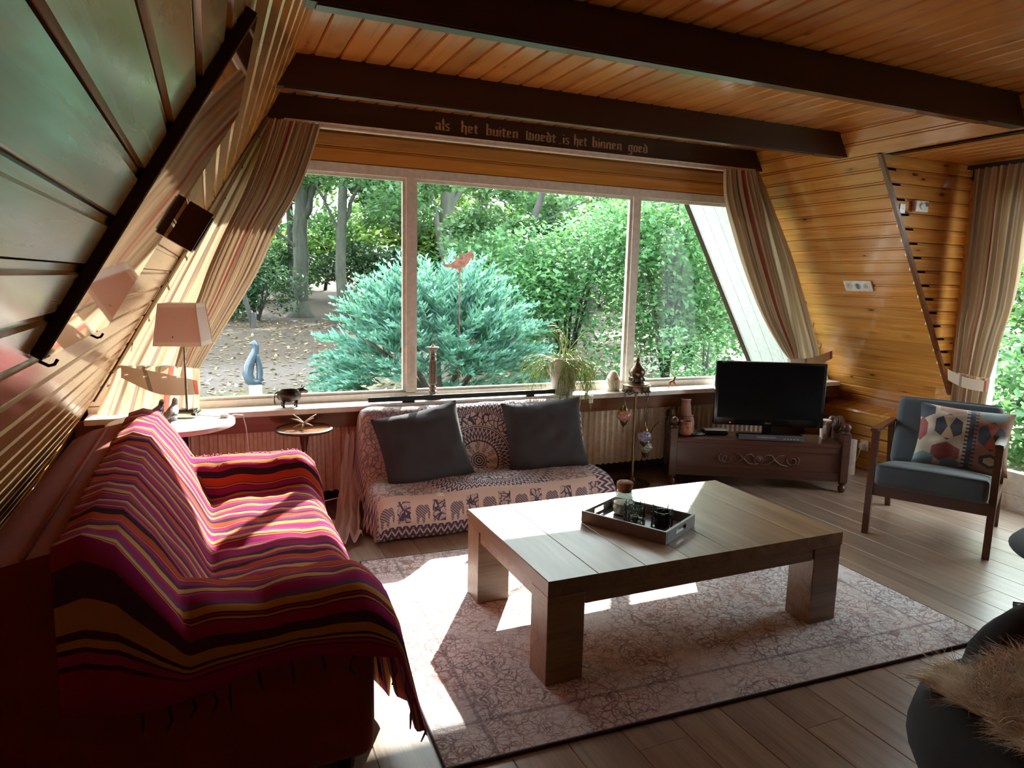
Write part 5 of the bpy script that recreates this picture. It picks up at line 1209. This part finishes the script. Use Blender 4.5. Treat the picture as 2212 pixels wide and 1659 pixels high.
def lettering():
    G = glyphs(); m = MB(); h = .0425
    for wd, x0, x1 in (('als', 1.259, 1.383), ('het', 1.421, 1.536), ('buiten', 1.581, 1.821), ('woedt', 1.846, 2.062), ('.', 2.078, 2.095), ('is', 2.104, 2.158), ('het', 2.185, 2.279), ('binnen', 2.32, 2.559), ('goed', 2.594, 2.747)):
        tw = sum(G[c_][1] for c_ in wd)-.12; sx = (x1-x0)/tw; X = x0
        sx = min(sx, .055)
        for c_ in wd:
            for pi_, pl in enumerate(G[c_][0]):
                m.prism([(X+a*sx, 2.249+b*h) for a, b in pl], 'y', 4.0735-.0002*pi_, 4.0752)
            X += G[c_][1]*sx
    t = NT('faded_gold_paint'); nn = t.noise(t.coord(), 90, 4); t.set(col=t.ramp(nn, [(.30, (.24, .14, .10)), (.5, (.52, .37, .26)), (.8, (.60, .45, .33))]), rough=.6)
    o = m.build('gothic_lettering', t.m, b3); o['label'] = "faded gothic lettering 'als het buiten woedt. is het binnen goed'"
lettering()

# ================================================================== MIRROR AND BOX ON THE LEFT WALL
mirm = NT('mirror_silver'); mirm.set(col=(.86, .84, .80), rough=.035, metal=1.0)
LF = Matrix(((0, CS, SN, XL), (1, 0, 0, 0), (0, SN, -CS, 0), (0, 0, 0, 1)))      # x along Y, y up the slope, z out of the wall
mi = thing('wall_mirror', 'large frameless mirror with dark edges hung on the sloping wall', 'mirror'); s0_, s1_ = 1.25/SN, 1.81/SN
mi.matrix_world = LF @ Matrix.Translation((1.27, s0_, .0005))
MB().box(0, .76, 0, s1_-s0_, 0, .018).build('backing_board', MAT['beam'], mi)
MB().box(.004, .756, .004, s1_-s0_-.004, .0182, .0202).build('mirror_glass', mirm.m, mi)
for X in (.10, .66):
    MB().tube([(X, -.022, .004), (X, -.022, .020), (X, -.016, .026), (X, -.006, .026)], .0028, 6).build('hook', MAT['black_matt'], mi, 180)
sp_ = thing('wall_speaker', 'small dark wooden box fixed to the sloping wall past the mirror', 'speaker'); sp_.matrix_world = LF @ Matrix.Translation((2.51, 1.49/SN, .0005))
MB().rbox(0, .16, 0, .142, 0, .08, .003).build('cabinet', MAT['walnut'], sp_); MB().box(.01, .15, .01, .132, .08, .084).build('front_cloth', MAT['black_matt'], sp_)

# ================================================================== WHITE ROUND TABLE, LAMP, BIRDS
wtm = NT('speckled_white_top'); wtm.set(col=wtm.ramp(wtm.noise(wtm.coord(), 160, 4), [(.35, (.42, .40, .38)), (.6, (.66, .64, .61))]), rough=.35)
rt_ = thing('round_table', 'white round side table behind the end of the red sofa', 'table', (-.186, 3.69, 0))
MB().lathe([(.26, .641), (.279, .645), (.284, .653), (.279, .664), (.266, .6665)], 48).build('table_top', wtm.m, rt_, 40)
MB().lathe([(.277, .640), (.2855, .6425), (.2855, .662), (.281, .665)], 48, caps=False).build('edge_band', plain('pale_edge', (.62, .48, .44), .4), rt_, 60)
MB().lathe([(.025, .02), (.025, .62), (.07, .64)], 16).build('column', MAT['white_plastic'], rt_, 60); MB().lathe([(.2, 0), (.2, .008), (.16, .02), (.03, .03)], 30).build('foot', MAT['white_plastic'], rt_, 50)
tl_ = thing('table_lamp', 'table lamp with square pink shade and clear glass base', 'lamp', (-.122, 3.80, .667), math.radians(-14))
glb = NT('clear_glass_block'); glb.set(col=(.95, .97, .97), rough=.02, trans=1.0, ior=1.45)
MB().rbox(-.055, .055, -.055, .055, 0, .022, .004).build('base_block', glb.m, tl_, 40); MB().rbox(-.042, .042, -.042, .042, .022, .036, .004).build('base_step', glb.m, tl_, 40)
chrome = metal('brushed_chrome', (.55, .53, .50), .2); MB().lathe([(.012, .036), (.006, .042), (.0055, .40)], 14).build('stem', chrome, tl_, 60)
pkm = NT('pink_shade_cloth'); trans_cloth(pkm, pkm.mix(pkm.noise(pkm.coord(), 200, 3), (.70, .56, .50), (.80, .66, .60)), .25)
crm = NT('cream_shade_trim'); trans_cloth(crm, crm.mix(crm.noise(crm.coord(), 200, 3), (.80, .74, .66), (.88, .82, .74)), .25)
def frust(w0, z0, w1, z1, dep=1.0):
    v = [(-w0, -w0*dep, z0), (w0, -w0*dep, z0), (w0, w0*dep, z0), (-w0, w0*dep, z0), (-w1, -w1*dep, z1), (w1, -w1*dep, z1), (w1, w1*dep, z1), (-w1, w1*dep, z1)]
    return MB().add(v, [(0, 1, 5, 4), (1, 2, 6, 5), (2, 3, 7, 6), (3, 0, 4, 7)])
w0, w1, z0, z1 = .108, .084, .362, .567
def ww(z): return lerp(w0, w1, (z-z0)/(z1-z0))
sh = frust(ww(z0+.02), z0+.02, ww(z1-.018), z1-.018).build('shade', pkm.m, tl_)
frust(w0, z0, ww(z0+.0205), z0+.0205).build('lower_trim', crm.m, sh); frust(ww(z1-.0185), z1-.0185, w1, z1).build('upper_trim', crm.m, sh)
for sx in (-1, 1):
    for sy in (-1, 1): MB().tube([(sx*(w0+.0005), sy*(w0+.0005), z0), (sx*(w1+.0005), sy*(w1+.0005), z1)], .004, 5).build('corner_trim', crm.m, sh)
MB().ball((-.02, -.106, z0+.045), .0035, 8, 5).build('shade_button', MAT['black_matt'], sh)
cord = MB().tube([(-.10, 3.80, .673), (-.02, 3.74, .671), (.05, 3.70, .6705), (.10, 3.74, .671), (.14, 3.80, .655), (.155, 3.83, .58), (.165, 3.85, .45), (.19, 3.86, .25), (.22, 3.87, .05), (.26, 3.87, .03)], .0026, 6).build('cord', MAT['white_plastic'], tl_, 180); cord.matrix_parent_inverse = (Matrix.Translation((-.122, 3.80, .667)) @ Matrix.Rotation(math.radians(-14), 4, 'Z')).inverted()
MB().rbox(-.02, .02, -.012, .012, -.008, .008, .004).build('cord_switch', MAT['white_plastic'], cord, 40).location = (.05, 3.702, .676)
def bird(lab, X, Y, rz, colr, seed, sc=1.0):
    b_ = thing('bird_figurine', lab, 'figurine', (X, Y, .667), rz, 'birds on the round table'); mt = plain('feather_glaze_'+str(seed), colr, .5, .55, 80)
    pts = [(-.055, .018), (-.035, .026), (-.005, .034), (.02, .044), (.034, .062), (.040, .078), (.046, .082)]
    MB().tube([(x*sc, 0, z*sc) for x, z in pts], [q*sc for q in (.003, .012, .023, .021, .013, .0115, .006)], 12).build('body', mt, b_, 180)
    MB().ball((.041*sc, 0, .080*sc), .0115*sc, 12, 8).build('head', plain('pale_cap_'+str(seed), (.62, .58, .58), .5, .2, 60), b_, 180)
    MB().tube([(.050*sc, 0, .079*sc), (.062*sc, 0, .075*sc)], [.004*sc, .0006], 6).build('beak', MAT['black_matt'], b_, 180)
    for s_ in (-1, 1): MB().tube([(.012*sc, s_*.019*sc, .038*sc), (-.02*sc, s_*.020*sc, .030*sc), (-.05*sc, s_*.008*sc, .021*sc)], [.004*sc, .009*sc, .002], 8).build('wing', mt, b_, 180)
    MB().lathe([(.02*sc, 0), (.018*sc, .012*sc)], 12).build('stand', mt, b_)
bird('grey speckled bird figurine nearest the lamp', -.185, 3.70, 1.3, (.36, .34, .36), 1, 1.15); bird('darker grey-brown bird figurine behind the speckled one', -.255, 3.73, 1.0, (.15, .12, .115), 2, 1.05)

# ================================================================== SMALL PEDESTAL TABLE
pt = thing('pedestal_table', 'small round wooden pedestal table before the radiator', 'table', (.457, 3.90, 0)); mah = pine('honey_mahogany', (.36, .17, .075), (.27, .115, .05), (.13, .05, .022), knots=False, rough=.25)
MB().lathe([(.135, .528), (.150, .531), (.156, .538), (.156, .544), (.150, .548), (.139, .548), (.136, .5445)], 44).build('top_rim', MAT['walnut'], pt, 40)
MB().lathe([(.1355, .540), (.1355, .5452)], 44).build('top_inlay', mah, pt)
MB().lathe([(.018, .10), (.022, .13), (.014, .16), (.012, .22), (.018, .30), (.022, .34), (.016, .38), (.012, .40), (.015, .43), (.022, .47), (.026, .50), (.034, .515), (.05, .528)], 18).build('column', MAT['walnut'], pt, 60)
for k in range(3):
    a = k*2*PI/3+.5; MB().tube([(.012*math.cos(a), .012*math.sin(a), .13), (.06*math.cos(a), .06*math.sin(a), .10), (.11*math.cos(a), .11*math.sin(a), .045), (.145*math.cos(a), .145*math.sin(a), .008)], [.015, .013, .011, .008], 8).build('leg', MAT['walnut'], pt, 180)
drift = plain('pale_driftwood', (.52, .42, .32), .75, .3, 40)
dw = thing('driftwood_star', 'pale star-shaped driftwood ornament on the pedestal table', 'ornament', (.455, 3.885, .5488))
for k, (a, e, L_) in enumerate(((.2, .55, .085), (2.5, .62, .08), (3.6, .45, .085), (5.5, .5, .075), (1.4, -.38, .06), (4.4, -.36, .062), (3.0, -.40, .06), (.1, -.38, .055))):
    d_ = Vector((math.cos(a)*math.cos(e), math.sin(a)*math.cos(e), math.sin(e)))*L_; MB().tube([(0, 0, .026), tuple(Vector((0, 0, .026))+d_*.5+Vector((0, 0, .004 if e > 0 else .003))), (d_.x, d_.y, max(.003, .026+d_.z))], [.006, .0045, .0022], 7).build('twig', drift, dw, 180)

# ================================================================== ON THE WINDOW SILL
SZ = .6372
bu = thing('bull_bowl', 'dark bronze bull-shaped bowl standing on the window sill', 'ornament', (.40, 4.08, SZ), .1); bz_ = metal('black_bronze', (.075, .060, .055), .32)
MB().lathe([(.010, .026), (.038, .030), (.055, .045), (.062, .066), (.058, .088), (.050, .098), (.046, .094), (.052, .07), (.04, .045), (.01, .036)], 24).xf(Matrix.Diagonal((1.12, .8, 1, 1))).build('bowl_body', bz_, bu, 60)
for sx in (-.034, .036):
    for sy in (-.022, .022): MB().tube([(sx, sy, .038), (sx*1.02, sy*1.05, .014), (sx*1.02, sy*1.05, 0)], [.010, .006, .007], 8).build('leg', bz_, bu, 180)
MB().tube([(.052, 0, .085), (.075, 0, .094), (.092, 0, .086), (.102, 0, .078)], [.020, .018, .014, .009], 10).build('head', bz_, bu, 180)
for s_ in (-1, 1): MB().tube([(.075, s_*.014, .105), (.078, s_*.026, .113), (.084, s_*.026, .122)], [.005, .004, .001], 6).build('horn', bz_, bu, 180)
MB().tube([(-.060, 0, .09), (-.076, 0, .080), (-.081, 0, .05), (-.080, 0, .02)], [.005, .003, .003, .006], 6).build('tail', bz_, bu, 180)
cs_ = thing('candlestick', 'turned grey-brown wooden candlestick on the window sill', 'candlestick', (1.262, 4.104, SZ)); cw_ = plain('limed_wood', (.20, .155, .125), .6, .4, 50)
MB().lathe([(.055, 0), (.057, .008), (.050, .016), (.045, .020), (.028, .026), (.018, .034), (.024, .042), (.026, .050), (.016, .058), (.022, .068), (.022, .078), (.014, .086), (.018, .094), (.026, .102)], 24).build('base', cw_, cs_, 40)
fl_ = MB(); pr_ = []
for z_, r_ in ((.102, .024), (.11, .026), (.23, .022), (.24, .019)): pr_.append((z_, r_))
seg = 40; v = []; f_ = []
for z_, r_ in pr_:
    for k in range(seg): a = 2*PI*k/seg; rr = r_*(1 if k % 4 < 2 else .86); v.append((rr*math.cos(a), rr*math.sin(a), z_))
for i in range(3):
    for k in range(seg): f_.append((i*seg+k, i*seg+(k+1) % seg, (i+1)*seg+(k+1) % seg, (i+1)*seg+k))
fl_.add(v, f_).build('fluted_shaft', cw_, cs_, 30)
MB().lathe([(.018, .24), (.024, .248), (.016, .256), (.014, .27), (.022, .278), (.014, .288), (.016, .296), (.034, .318), (.039, .322), (.036, .327), (.012, .329)], 24).build('drip_pan', cw_, cs_, 40)
MB().lathe([(.018, .327), (.012, .333), (.004, .345), (.001, .352)], 12).build('glass_tealight', plain('frosted_glass', (.7, .7, .72), .2), cs_, 40)
# plant
pp = thing('potted_plant', 'trailing mistletoe cactus in a whitewashed clay pot on the sill', 'plant', (2.155, 4.052, SZ)); potm = plain('whitewashed_pot', (.52, .46, .42), .85, .22, 14)
MB().lathe([(.064, 0), (.068, .006), (.084, .08), (.098, .16), (.108, .225), (.112, .245), (.106, .248), (.100, .225), (.07, .06)], 30).build('pot', potm, pp, 60)
MB().lathe([(.001, .225), (.098, .227)], 24).build('soil', plain('soil', (.04, .03, .022), 1.0), pp)
grn = leafmat('rhipsalis_green', [(.12, .20, .05), (.22, .32, .08), (.36, .44, .13), (.48, .52, .20)], .25, .5)
rs = random.Random(9); m = MB()
def strand(p, d, L_, grav, r=.0020, lev=0):
    pts = [Vector(p)]; d = Vector(d).normalized(); n_ = 4
    for i in range(n_):
        d = (d+Vector((rs.uniform(-.35, .35), rs.uniform(-.25, .25), -grav))).normalized(); q = pts[-1]+d*L_/n_
        if q.y > .105: q.y = .105
        pts.append(q)
    m.tube([tuple(q) for q in pts], [r, r*1.05, r, r*.9, r*.7], 5)
    if lev < 2:
        for k in range(2 if lev else 3):
            if rs.random() < .85: b_ = pts[rs.choice((2, 3, 4))]; strand(b_, (d.x+rs.uniform(-.9, .9), d.y+rs.uniform(-.6, .5), d.z+rs.uniform(-.5, .5)), L_*rs.uniform(.4, .75), grav*rs.uniform(.6, 1.2), r*.92, lev+1)
for k in range(80):
    a = rs.uniform(0, 2*PI); rr = rs.uniform(.02, .09); strand((rr*math.cos(a), rr*math.sin(a)*.9-.005, .225), (math.cos(a)*1.2, math.sin(a)*.8-.15, rs.uniform(.3, 1.3)), rs.uniform(.10, .19), rs.uniform(.18, .5))
for k in range(22):
    a = rs.uniform(-2.3, .3); strand((.095*math.cos(a), .095*math.sin(a), .243), (math.cos(a), math.sin(a)*.9, -.3), rs.uniform(.12, .2), .55)
for k in range(6): strand((rs.uniform(-.03, .02), 0, .225), (rs.uniform(-.35, .1), 0, 1.5), rs.uniform(.12, .22), .06, .003, 1)
for k in range(5): strand((-.03-.012*k, -.01, .42+.012*k), (-1.0, 0, rs.uniform(-.1, .5)), rs.uniform(.05, .09), .05, .0035, 2)
nv = np.array(m.v); o = m.build('trailing_stems', grn, pp, 180); o['kind'] = 'stuff'
# white figurine, stag, vase, clip
fg = thing('embracing_figurine', 'smooth white alabaster embracing figurine on the sill', 'figurine', (2.565, 4.085, SZ), .2); ala = NT('alabaster'); ala.set(col=ala.ramp(ala.noise(ala.coord(), 12, 4), [(.3, (.66, .64, .52)), (.7, (.82, .80, .70))]), rough=.3, sub=.3)
MB().tube([(-.02, 0, .0), (-.026, 0, .03), (-.028, 0, .065), (-.012, 0, .10), (.004, 0, .125), (.012, 0, .138)], [.034, .036, .034, .031, .026, .010], 14).build('left_figure', ala.m, fg, 180)
MB().tube([(.022, .004, .0), (.026, .004, .03), (.030, .004, .065), (.024, .004, .095), (.010, -.004, .112), (-.004, -.018, .104)], [.032, .033, .030, .026, .021, .012], 14).build('right_figure', ala.m, fg, 180)
MB().tube([(.032, -.01, .085), (.012, -.034, .078), (-.014, -.036, .070)], [.013, .011, .008], 10).build('arm', ala.m, fg, 180)
dr = thing('stag_figurine', 'small bronze leaping stag figurine on the sill', 'figurine', (3.06, 4.075, SZ), .15); cop = metal('copper_bronze', (.24, .12, .07), .35)
MB().tube([(-.028, 0, .040), (-.012, 0, .046), (.008, 0, .050), (.016, 0, .062), (.020, 0, .075)], [.008, .011, .011, .008, .006], 10).build('body', cop, dr, 180)
MB().tube([(.018, 0, .076), (.026, 0, .076), (.036, 0, .070)], [.007, .007, .003], 8).build('head', cop, dr, 180)
for sx, ex_, s_ in ((-.024, -.042, -1), (-.024, -.034, 1), (.010, .040, -1), (.010, .032, 1)): MB().tube([(sx, s_*.006, .042), ((sx+ex_)/2+.004, s_*.007, .022), (ex_, s_*.007, 0)], [.006, .0035, .0025], 6).build('leg', cop, dr, 180)
for s_ in (-1, 1):
    MB().tube([(.018, s_*.004, .082), (.012, s_*.014, .096), (.018, s_*.024, .108)], .0016, 5).build('antler', cop, dr, 180); MB().tube([(.013, s_*.013, .094), (.024, s_*.016, .104)], .0013, 5).build('antler', cop, dr, 180); MB().tube([(.014, s_*.018, .10), (.004, s_*.022, .106)], .0013, 5).build('antler', cop, dr, 180)
vs_ = thing('white_vase', 'slim white porcelain vase at the right end of the sill', 'vase', (3.49, 4.09, SZ))
MB().lathe([(.030, 0), (.033, .01), (.030, .05), (.022, .10), (.018, .125), (.022, .132), (.019, .132), (.015, .12)], 20).build('body', MAT['white_plastic'], vs_, 60)
MB().lathe([(.021, .128), (.0235, .132), (.021, .136)], 20).build('lip', MAT['white_plastic'], vs_, 60)
cp = thing('sill_clip', 'small white clip under the sill edge beside the charcoal cushion', 'clip', (2.33, 3.978, .60))
MB().rbox(-.014, .014, -.006, .006, -.022, .03, .002).build('plate', MAT['white_plastic'], cp); MB().ball((0, -.006, .005), .004, 8, 5).build('screw', chrome, cp)
# power strip
ps = thing('power_strip', 'white power strip with plugged-in cable beside the loveseat', 'power strip', (.655, 3.80, 0), .35)
MB().rbox(-.075, .075, -.024, .024, 0, .034, .005).build('body', MAT['white_plastic'], ps, 40)
for X in (-.045, 0): MB().lathe([(.017, .034), (.017, .0352)], 16, (X, 0, 0)).build('outlet', plain('outlet_shadow', (.45, .42, .38), .5), ps)
MB().rbox(.030, .058, -.014, .014, .034, .066, .005).build('plug', MAT['white_plastic'], ps, 40)
MB().tube([(.045, 0, .066), (.045, .01, .11), (.0, .03, .15), (-.09, .05, .14), (-.15, .05, .07), (-.17, .02, .012), (-.10, -.06, .008)], .004, 6).build('cable', MAT['white_plastic'], ps, 180)
# triple socket and thermostat
RF = Matrix(((0, -CS, -SN, XR), (1, 0, 0, 0), (0, SN, -CS, 0), (0, 0, 0, 1)))
sk = thing('triple_socket', 'white triple socket plate on the sloping wall above the television', 'socket'); sk.matrix_world = RF @ Matrix.Translation((3.56, 1.404/SN, .0005))
MB().rbox(-.115, .115, -.042, .042, 0, .012, .004).build('plate', MAT['white_plastic'], sk, 40)
for k, X in enumerate((-.072, 0, .072)):
    MB().lathe([(.026, .012), (.026, .0135), (.0225, .0135), (.0215, .0128)], 22, (X, 0, 0)).build('socket_ring', plain('socket_rim', (.62, .60, .56), .4), sk, 40)
    for q in range(4 if k < 2 else 2): MB().lathe([(.003, .0130), (.003, .0138)], 8, (X+.009*math.cos(q*PI/2), .009*math.sin(q*PI/2), 0)).build('socket_hole', MAT['black_matt'], sk)
MB().rbox(-.012, .012, -.02, .02, .0132, .0150, .002).build('blue_switch', plain('blue_plastic', (.10, .22, .35), .4), sk)
thm = thing('thermostat', 'white room thermostat with dial on the dormer side wall', 'thermostat', (4.155, YDm+.011, 1.905))
MB().rbox(-.055, .065, -.035, 0, -.036, .036, .008, 3).build('casing', MAT['white_plastic'], thm, 50)
dd = MB().lathe([(.020, 0), (.020, .010), (.015, .013), (.002, .014)], 22); dd.xf(Matrix.Translation((.0, -.035, .0)) @ Matrix.Rotation(PI/2, 4, 'X')); dd.build('dial', MAT['white_plastic'], thm, 40)
MB().box(.024, .060, -.0358, -.0345, .0, .026).build('display', plain('green_grey_display', (.10, .16, .13), .3), thm)
MB().box(-.0558, -.050, -.030, -.004, -.030, .030).build('side_vent', plain('pinkish_plastic', (.55, .36, .34), .5), thm)
kp = thing('wall_plate', 'small blank metal plate beside the thermostat', 'plate', (4.025, YDm+.0118, 1.885)); MB().rbox(-.028, .022, -.004, 0, -.030, .030, .002).build('plate', metal('dull_plate', (.45, .40, .38), .35), kp); MB().ball((0, -.004, 0), .003, 6, 4).build('screw', chrome, kp)

# ================================================================== ON THE COFFEE TABLE
TT = .3925
ty = thing('serving_tray', 'grey wooden serving tray with cut-out handles on the coffee table', 'tray', (1.597, 2.305, TT), math.radians(-61.2)); tg = plain('grey_lacquer', (.17, .155, .155), .35, .15, 30)
MB().box(-.19, .19, -.135, .135, 0, .007).build('base', tg, ty)
for s_ in (-1, 1): MB().box(-.19, .19, min(s_*.127, s_*.137), max(s_*.127, s_*.137), .006, .05).build('long_side', tg, ty)
for s_ in (-1, 1):
    m = MB(); a, b = sorted((s_*.180, s_*.191)); m.box(a, b, -.127, -.045, .006, .05); m.box(a, b, .045, .127, .006, .05); m.box(a, b, -.045, .045, .006, .018); m.box(a, b, -.045, .045, .037, .05); m.build('short_side', tg, ty)
TB = TT+.0075
jr = thing('glass_jar', 'clear glass jar with cork stopper standing in the tray', 'jar', (1.600, 2.418, TB)); gj = glass('thin_clear_glass', (.93, .97, .95), .10, .02)
MB().lathe([(.044, .0), (.049, .006), (.050, .02), (.050, .070), (.047, .082), (.036, .094), (.033, .100), (.034, .106), (.036, .108), (.034, .112), (.030, .112), (.030, .098), (.044, .08), (.046, .02), (.04, .006)], 30).build('glass_body', gj, jr, 60)
MB().lathe([(.0355, .096), (.0375, .099), (.0355, .102)], 26, caps=False).build('neck_ring', gj, jr, 60)
ck_ = plain('cork', (.30, .155, .085), .9, .4, 60); MB().lathe([(.028, .100), (.032, .112), (.035, .126), (.0355, .140), (.030, .144)], 22).build('cork', ck_, jr, 40)
MB().lathe([(.042, .007), (.044, .012), (.044, .052), (.01, .056)], 24).build('filling', plain('pale_beads', (.50, .48, .40), .7, .4, 120), jr, 40)
wirem = plain('black_wire', (.012, .011, .012), .4)
def wire_holder(lab, X, Y, R_, H, cupcol, cuplab, cuprough):
    h_ = thing('candle_holder', lab, 'candle holder', (X, Y, TB)); rows_ = 4; rgx = random.Random(int(X*1000)); m = MB()
    n_ = 9; z = .012
    while z < H:
        rr = H/rows_/2*.98
        for k in range(n_):
            a0 = 2*PI*(k+.5*(int(z/rr) % 2))/n_; q = rr*rgx.uniform(.78, 1.12); aw = q/R_
            m.tube([((R_)*math.cos(a0+aw*math.cos(b)), (R_)*math.sin(a0+aw*math.cos(b)), z+q*math.sin(b)) for b in [2*PI*i/12 for i in range(12)]], .0014, 4, closed=True)
        z += 2*rr*.9
    for k in range(4):
        a = k*PI/2+.4; m.tube([(R_*math.cos(a), R_*math.sin(a), 0), (R_*math.cos(a), R_*math.sin(a), H)], .0016, 5)
    m.tube([(R_*math.cos(a), R_*math.sin(a), .0018) for a in [2*PI*k/24 for k in range(24)]], .0018, 5, closed=True)
    m.build('wire_rings', wirem, h_, 180)
    cm = glass(cuplab, cupcol, .12, cuprough); MB().lathe([(R_*.60, .002), (R_*.72, .006), (R_*.78, H*.72), (R_*.72, H*.72), (R_*.68, .010)], 24).build('glass_cup', cm, h_, 60)
    MB().lathe([(R_*.45, .010), (R_*.45, .024), (R_*.42, .026)], 16).build('tealight', MAT['white_plastic'], h_, 40)
wire_holder('ring-wire candle holder with clear glass cup next to the jar', 1.588, 2.318, .043, .088, (.80, .86, .82), 'smoky_cup', .03)
wire_holder('ring-wire candle holder with dark green glass cup in the tray', 1.664, 2.232, .043, .090, (.03, .16, .07), 'green_cup', .03)

# ================================================================== LOUNGE CHAIR WITH SHEEPSKIN, FOOTSTOOL
blk = fabric('black_wool', (.016, .015, .019), sheen=.05)
CX, CY = 1.83, .60
lc = thing('lounge_chair', 'round black upholstered lounge chair under a sheepskin', 'armchair', (CX, CY, 0))
MB().lathe([(.30, .26), (.44, .265), (.505, .29), (.525, .335), (.515, .385), (.48, .415), (.40, .425), (.0, .43)], 48).build('seat', blk, lc, 60)
P = []
for i in range(41):
    a = math.radians(-75+150*i/40+10); e = math.sin(PI*i/40)**.45; zt = .36+.27*e; r = []
    for k in range(17):
        b_ = 2*PI*k/16; rr = .475+.065*math.cos(b_); zz = lerp(.33, zt, .5+.5*math.sin(b_)); rr += .05*(zz-.36)/.3
        r.append((rr*math.cos(a), rr*math.sin(a), zz))
    P.append(r)
MB().grid(P).build('backrest', blk, lc, 180)
MB().lathe([(.03, .03), (.03, .26), (.16, .265)], 18).build('pedestal', MAT['black_matt'], lc, 60); MB().lathe([(.28, 0), (.28, .012), (.05, .03), (.03, .04)], 36).build('foot_plate', MAT['black_matt'], lc, 50)
skm = NT('sheepskin_hide'); skm.set(col=(.40, .24, .14), rough=.95)
sk_ = thing('sheepskin', 'shaggy cream and tan sheepskin thrown over the lounge chair', 'sheepskin', (CX, CY, .43))
def skz(x, y):
    r = math.hypot(x, y); base = .008 if r < .40 else .008-.9*(r-.40)**1.5
    a = math.degrees(math.atan2(y, x))
    if x > .30: base += .9*min(.25, (x-.30))
    return base+.010*nz(x*9, y*9, 3)
out = []; hv = []; nA, nR = 48, 12
def skr(a): return .40+.045*math.sin(3*a+.6)+.03*math.sin(5*a+2)+.02*math.sin(9*a)
P = [[(skr(2*PI*i/nA)*j/nR*math.cos(2*PI*i/nA)*1.02+.10, skr(2*PI*i/nA)*j/nR*math.sin(2*PI*i/nA)*1.12+.0, 0) for j in range(nR+1)] for i in range(nA+1)]
P = [[(x, y, skz(x, y)) for x, y, _ in r] for r in P]
hid = MB().grid(P).build('hide', skm.m, sk_, 180)
rgh = np.random.default_rng(4); nh = 42000
a_ = rgh.uniform(0, 2*PI, nh); q_ = rgh.random(nh)**.5; R_ = np.array([skr(v_) for v_ in a_])*q_*1.01
hx = R_*np.cos(a_)*1.02+.10; hy = R_*np.sin(a_)*1.12; hz = np.array([skz(x_, y_) for x_, y_ in zip(hx, hy)])
root = np.stack([hx, hy, hz], 1); clump = np.array([[nz(x_*14, y_*14, 1), nz(x_*14, y_*14, 8), 0] for x_, y_ in zip(hx, hy)])
out_ = np.stack([np.cos(a_), np.sin(a_), 0*a_], 1)*(q_**6)[:, None]
d0 = np.stack([rgh.normal(0, .28, nh), rgh.normal(0, .28, nh), np.full(nh, .55)], 1)+clump*2.4+out_*1.0; d0 /= np.linalg.norm(d0, axis=1)[:, None]
L_ = rgh.uniform(.040, .095, nh)[:, None]; d1 = d0+np.stack([rgh.normal(0, .5, nh), rgh.normal(0, .5, nh), rgh.normal(-.55, .25, nh)], 1)+clump; d1 /= np.linalg.norm(d1, axis=1)[:, None]
sd = np.cross(d0, rgh.normal(size=(nh, 3))); sd /= np.linalg.norm(sd, axis=1)[:, None]; wv = .0010
m1 = root+d0*L_*.55; m2 = m1+d1*L_*.55; m1[:, 2] = np.maximum(m1[:, 2], root[:, 2]+.004); m2[:, 2] = np.maximum(m2[:, 2], np.where(q_ > .9, root[:, 2]-.03, root[:, 2]+.004))
V = np.concatenate([np.stack([root-sd*wv, root+sd*wv, m1+sd*wv*.8, m1-sd*wv*.8], 1), np.stack([m1-sd*wv*.8, m1+sd*wv*.8, m2+sd*wv*.2, m2-sd*wv*.2], 1)], 0).reshape(-1, 3)
t = NT('sheep_wool'); co = t.coord(); pn = t.noise(co, 5.5, 3); isl = t.island()
c = t.mix(t.step(pn, .40, .58), (.60, .42, .28), (.92, .84, .70)); c = t.mix(t.ma('MULTIPLY', isl, .4), c, (.95, .90, .80)); t.set(col=c, rough=.8, sheen=.3)
o = npmesh('wool', V, np.arange(len(V)).reshape(-1, 4), t.m, sk_); o['kind'] = 'stuff'
fs = thing('footstool', 'black padded footstool on a steel star base near the armchair', 'footstool', (3.30, 1.50, 0), .3)
MB().lathe([(.02, .285), (.22, .29), (.33, .305), (.372, .325), (.35, .345), (.26, .362), (.02, .367)], 40).xf(Matrix.Diagonal((1.05, .8, 1, 1))).build('cushion', blk, fs, 60)
MB().lathe([(.025, .04), (.025, .275)], 14).build('column', MAT['black'], fs, 60)
for k in range(4):
    a = k*PI/2+1.735; MB().tube([(.02*math.cos(a), .02*math.sin(a), .05), (.12*math.cos(a), .12*math.sin(a), .040), (.255*math.cos(a), .255*math.sin(a), .020)], [.022, .022, .018], 8).build('base_arm', MAT['black'], fs, 180)
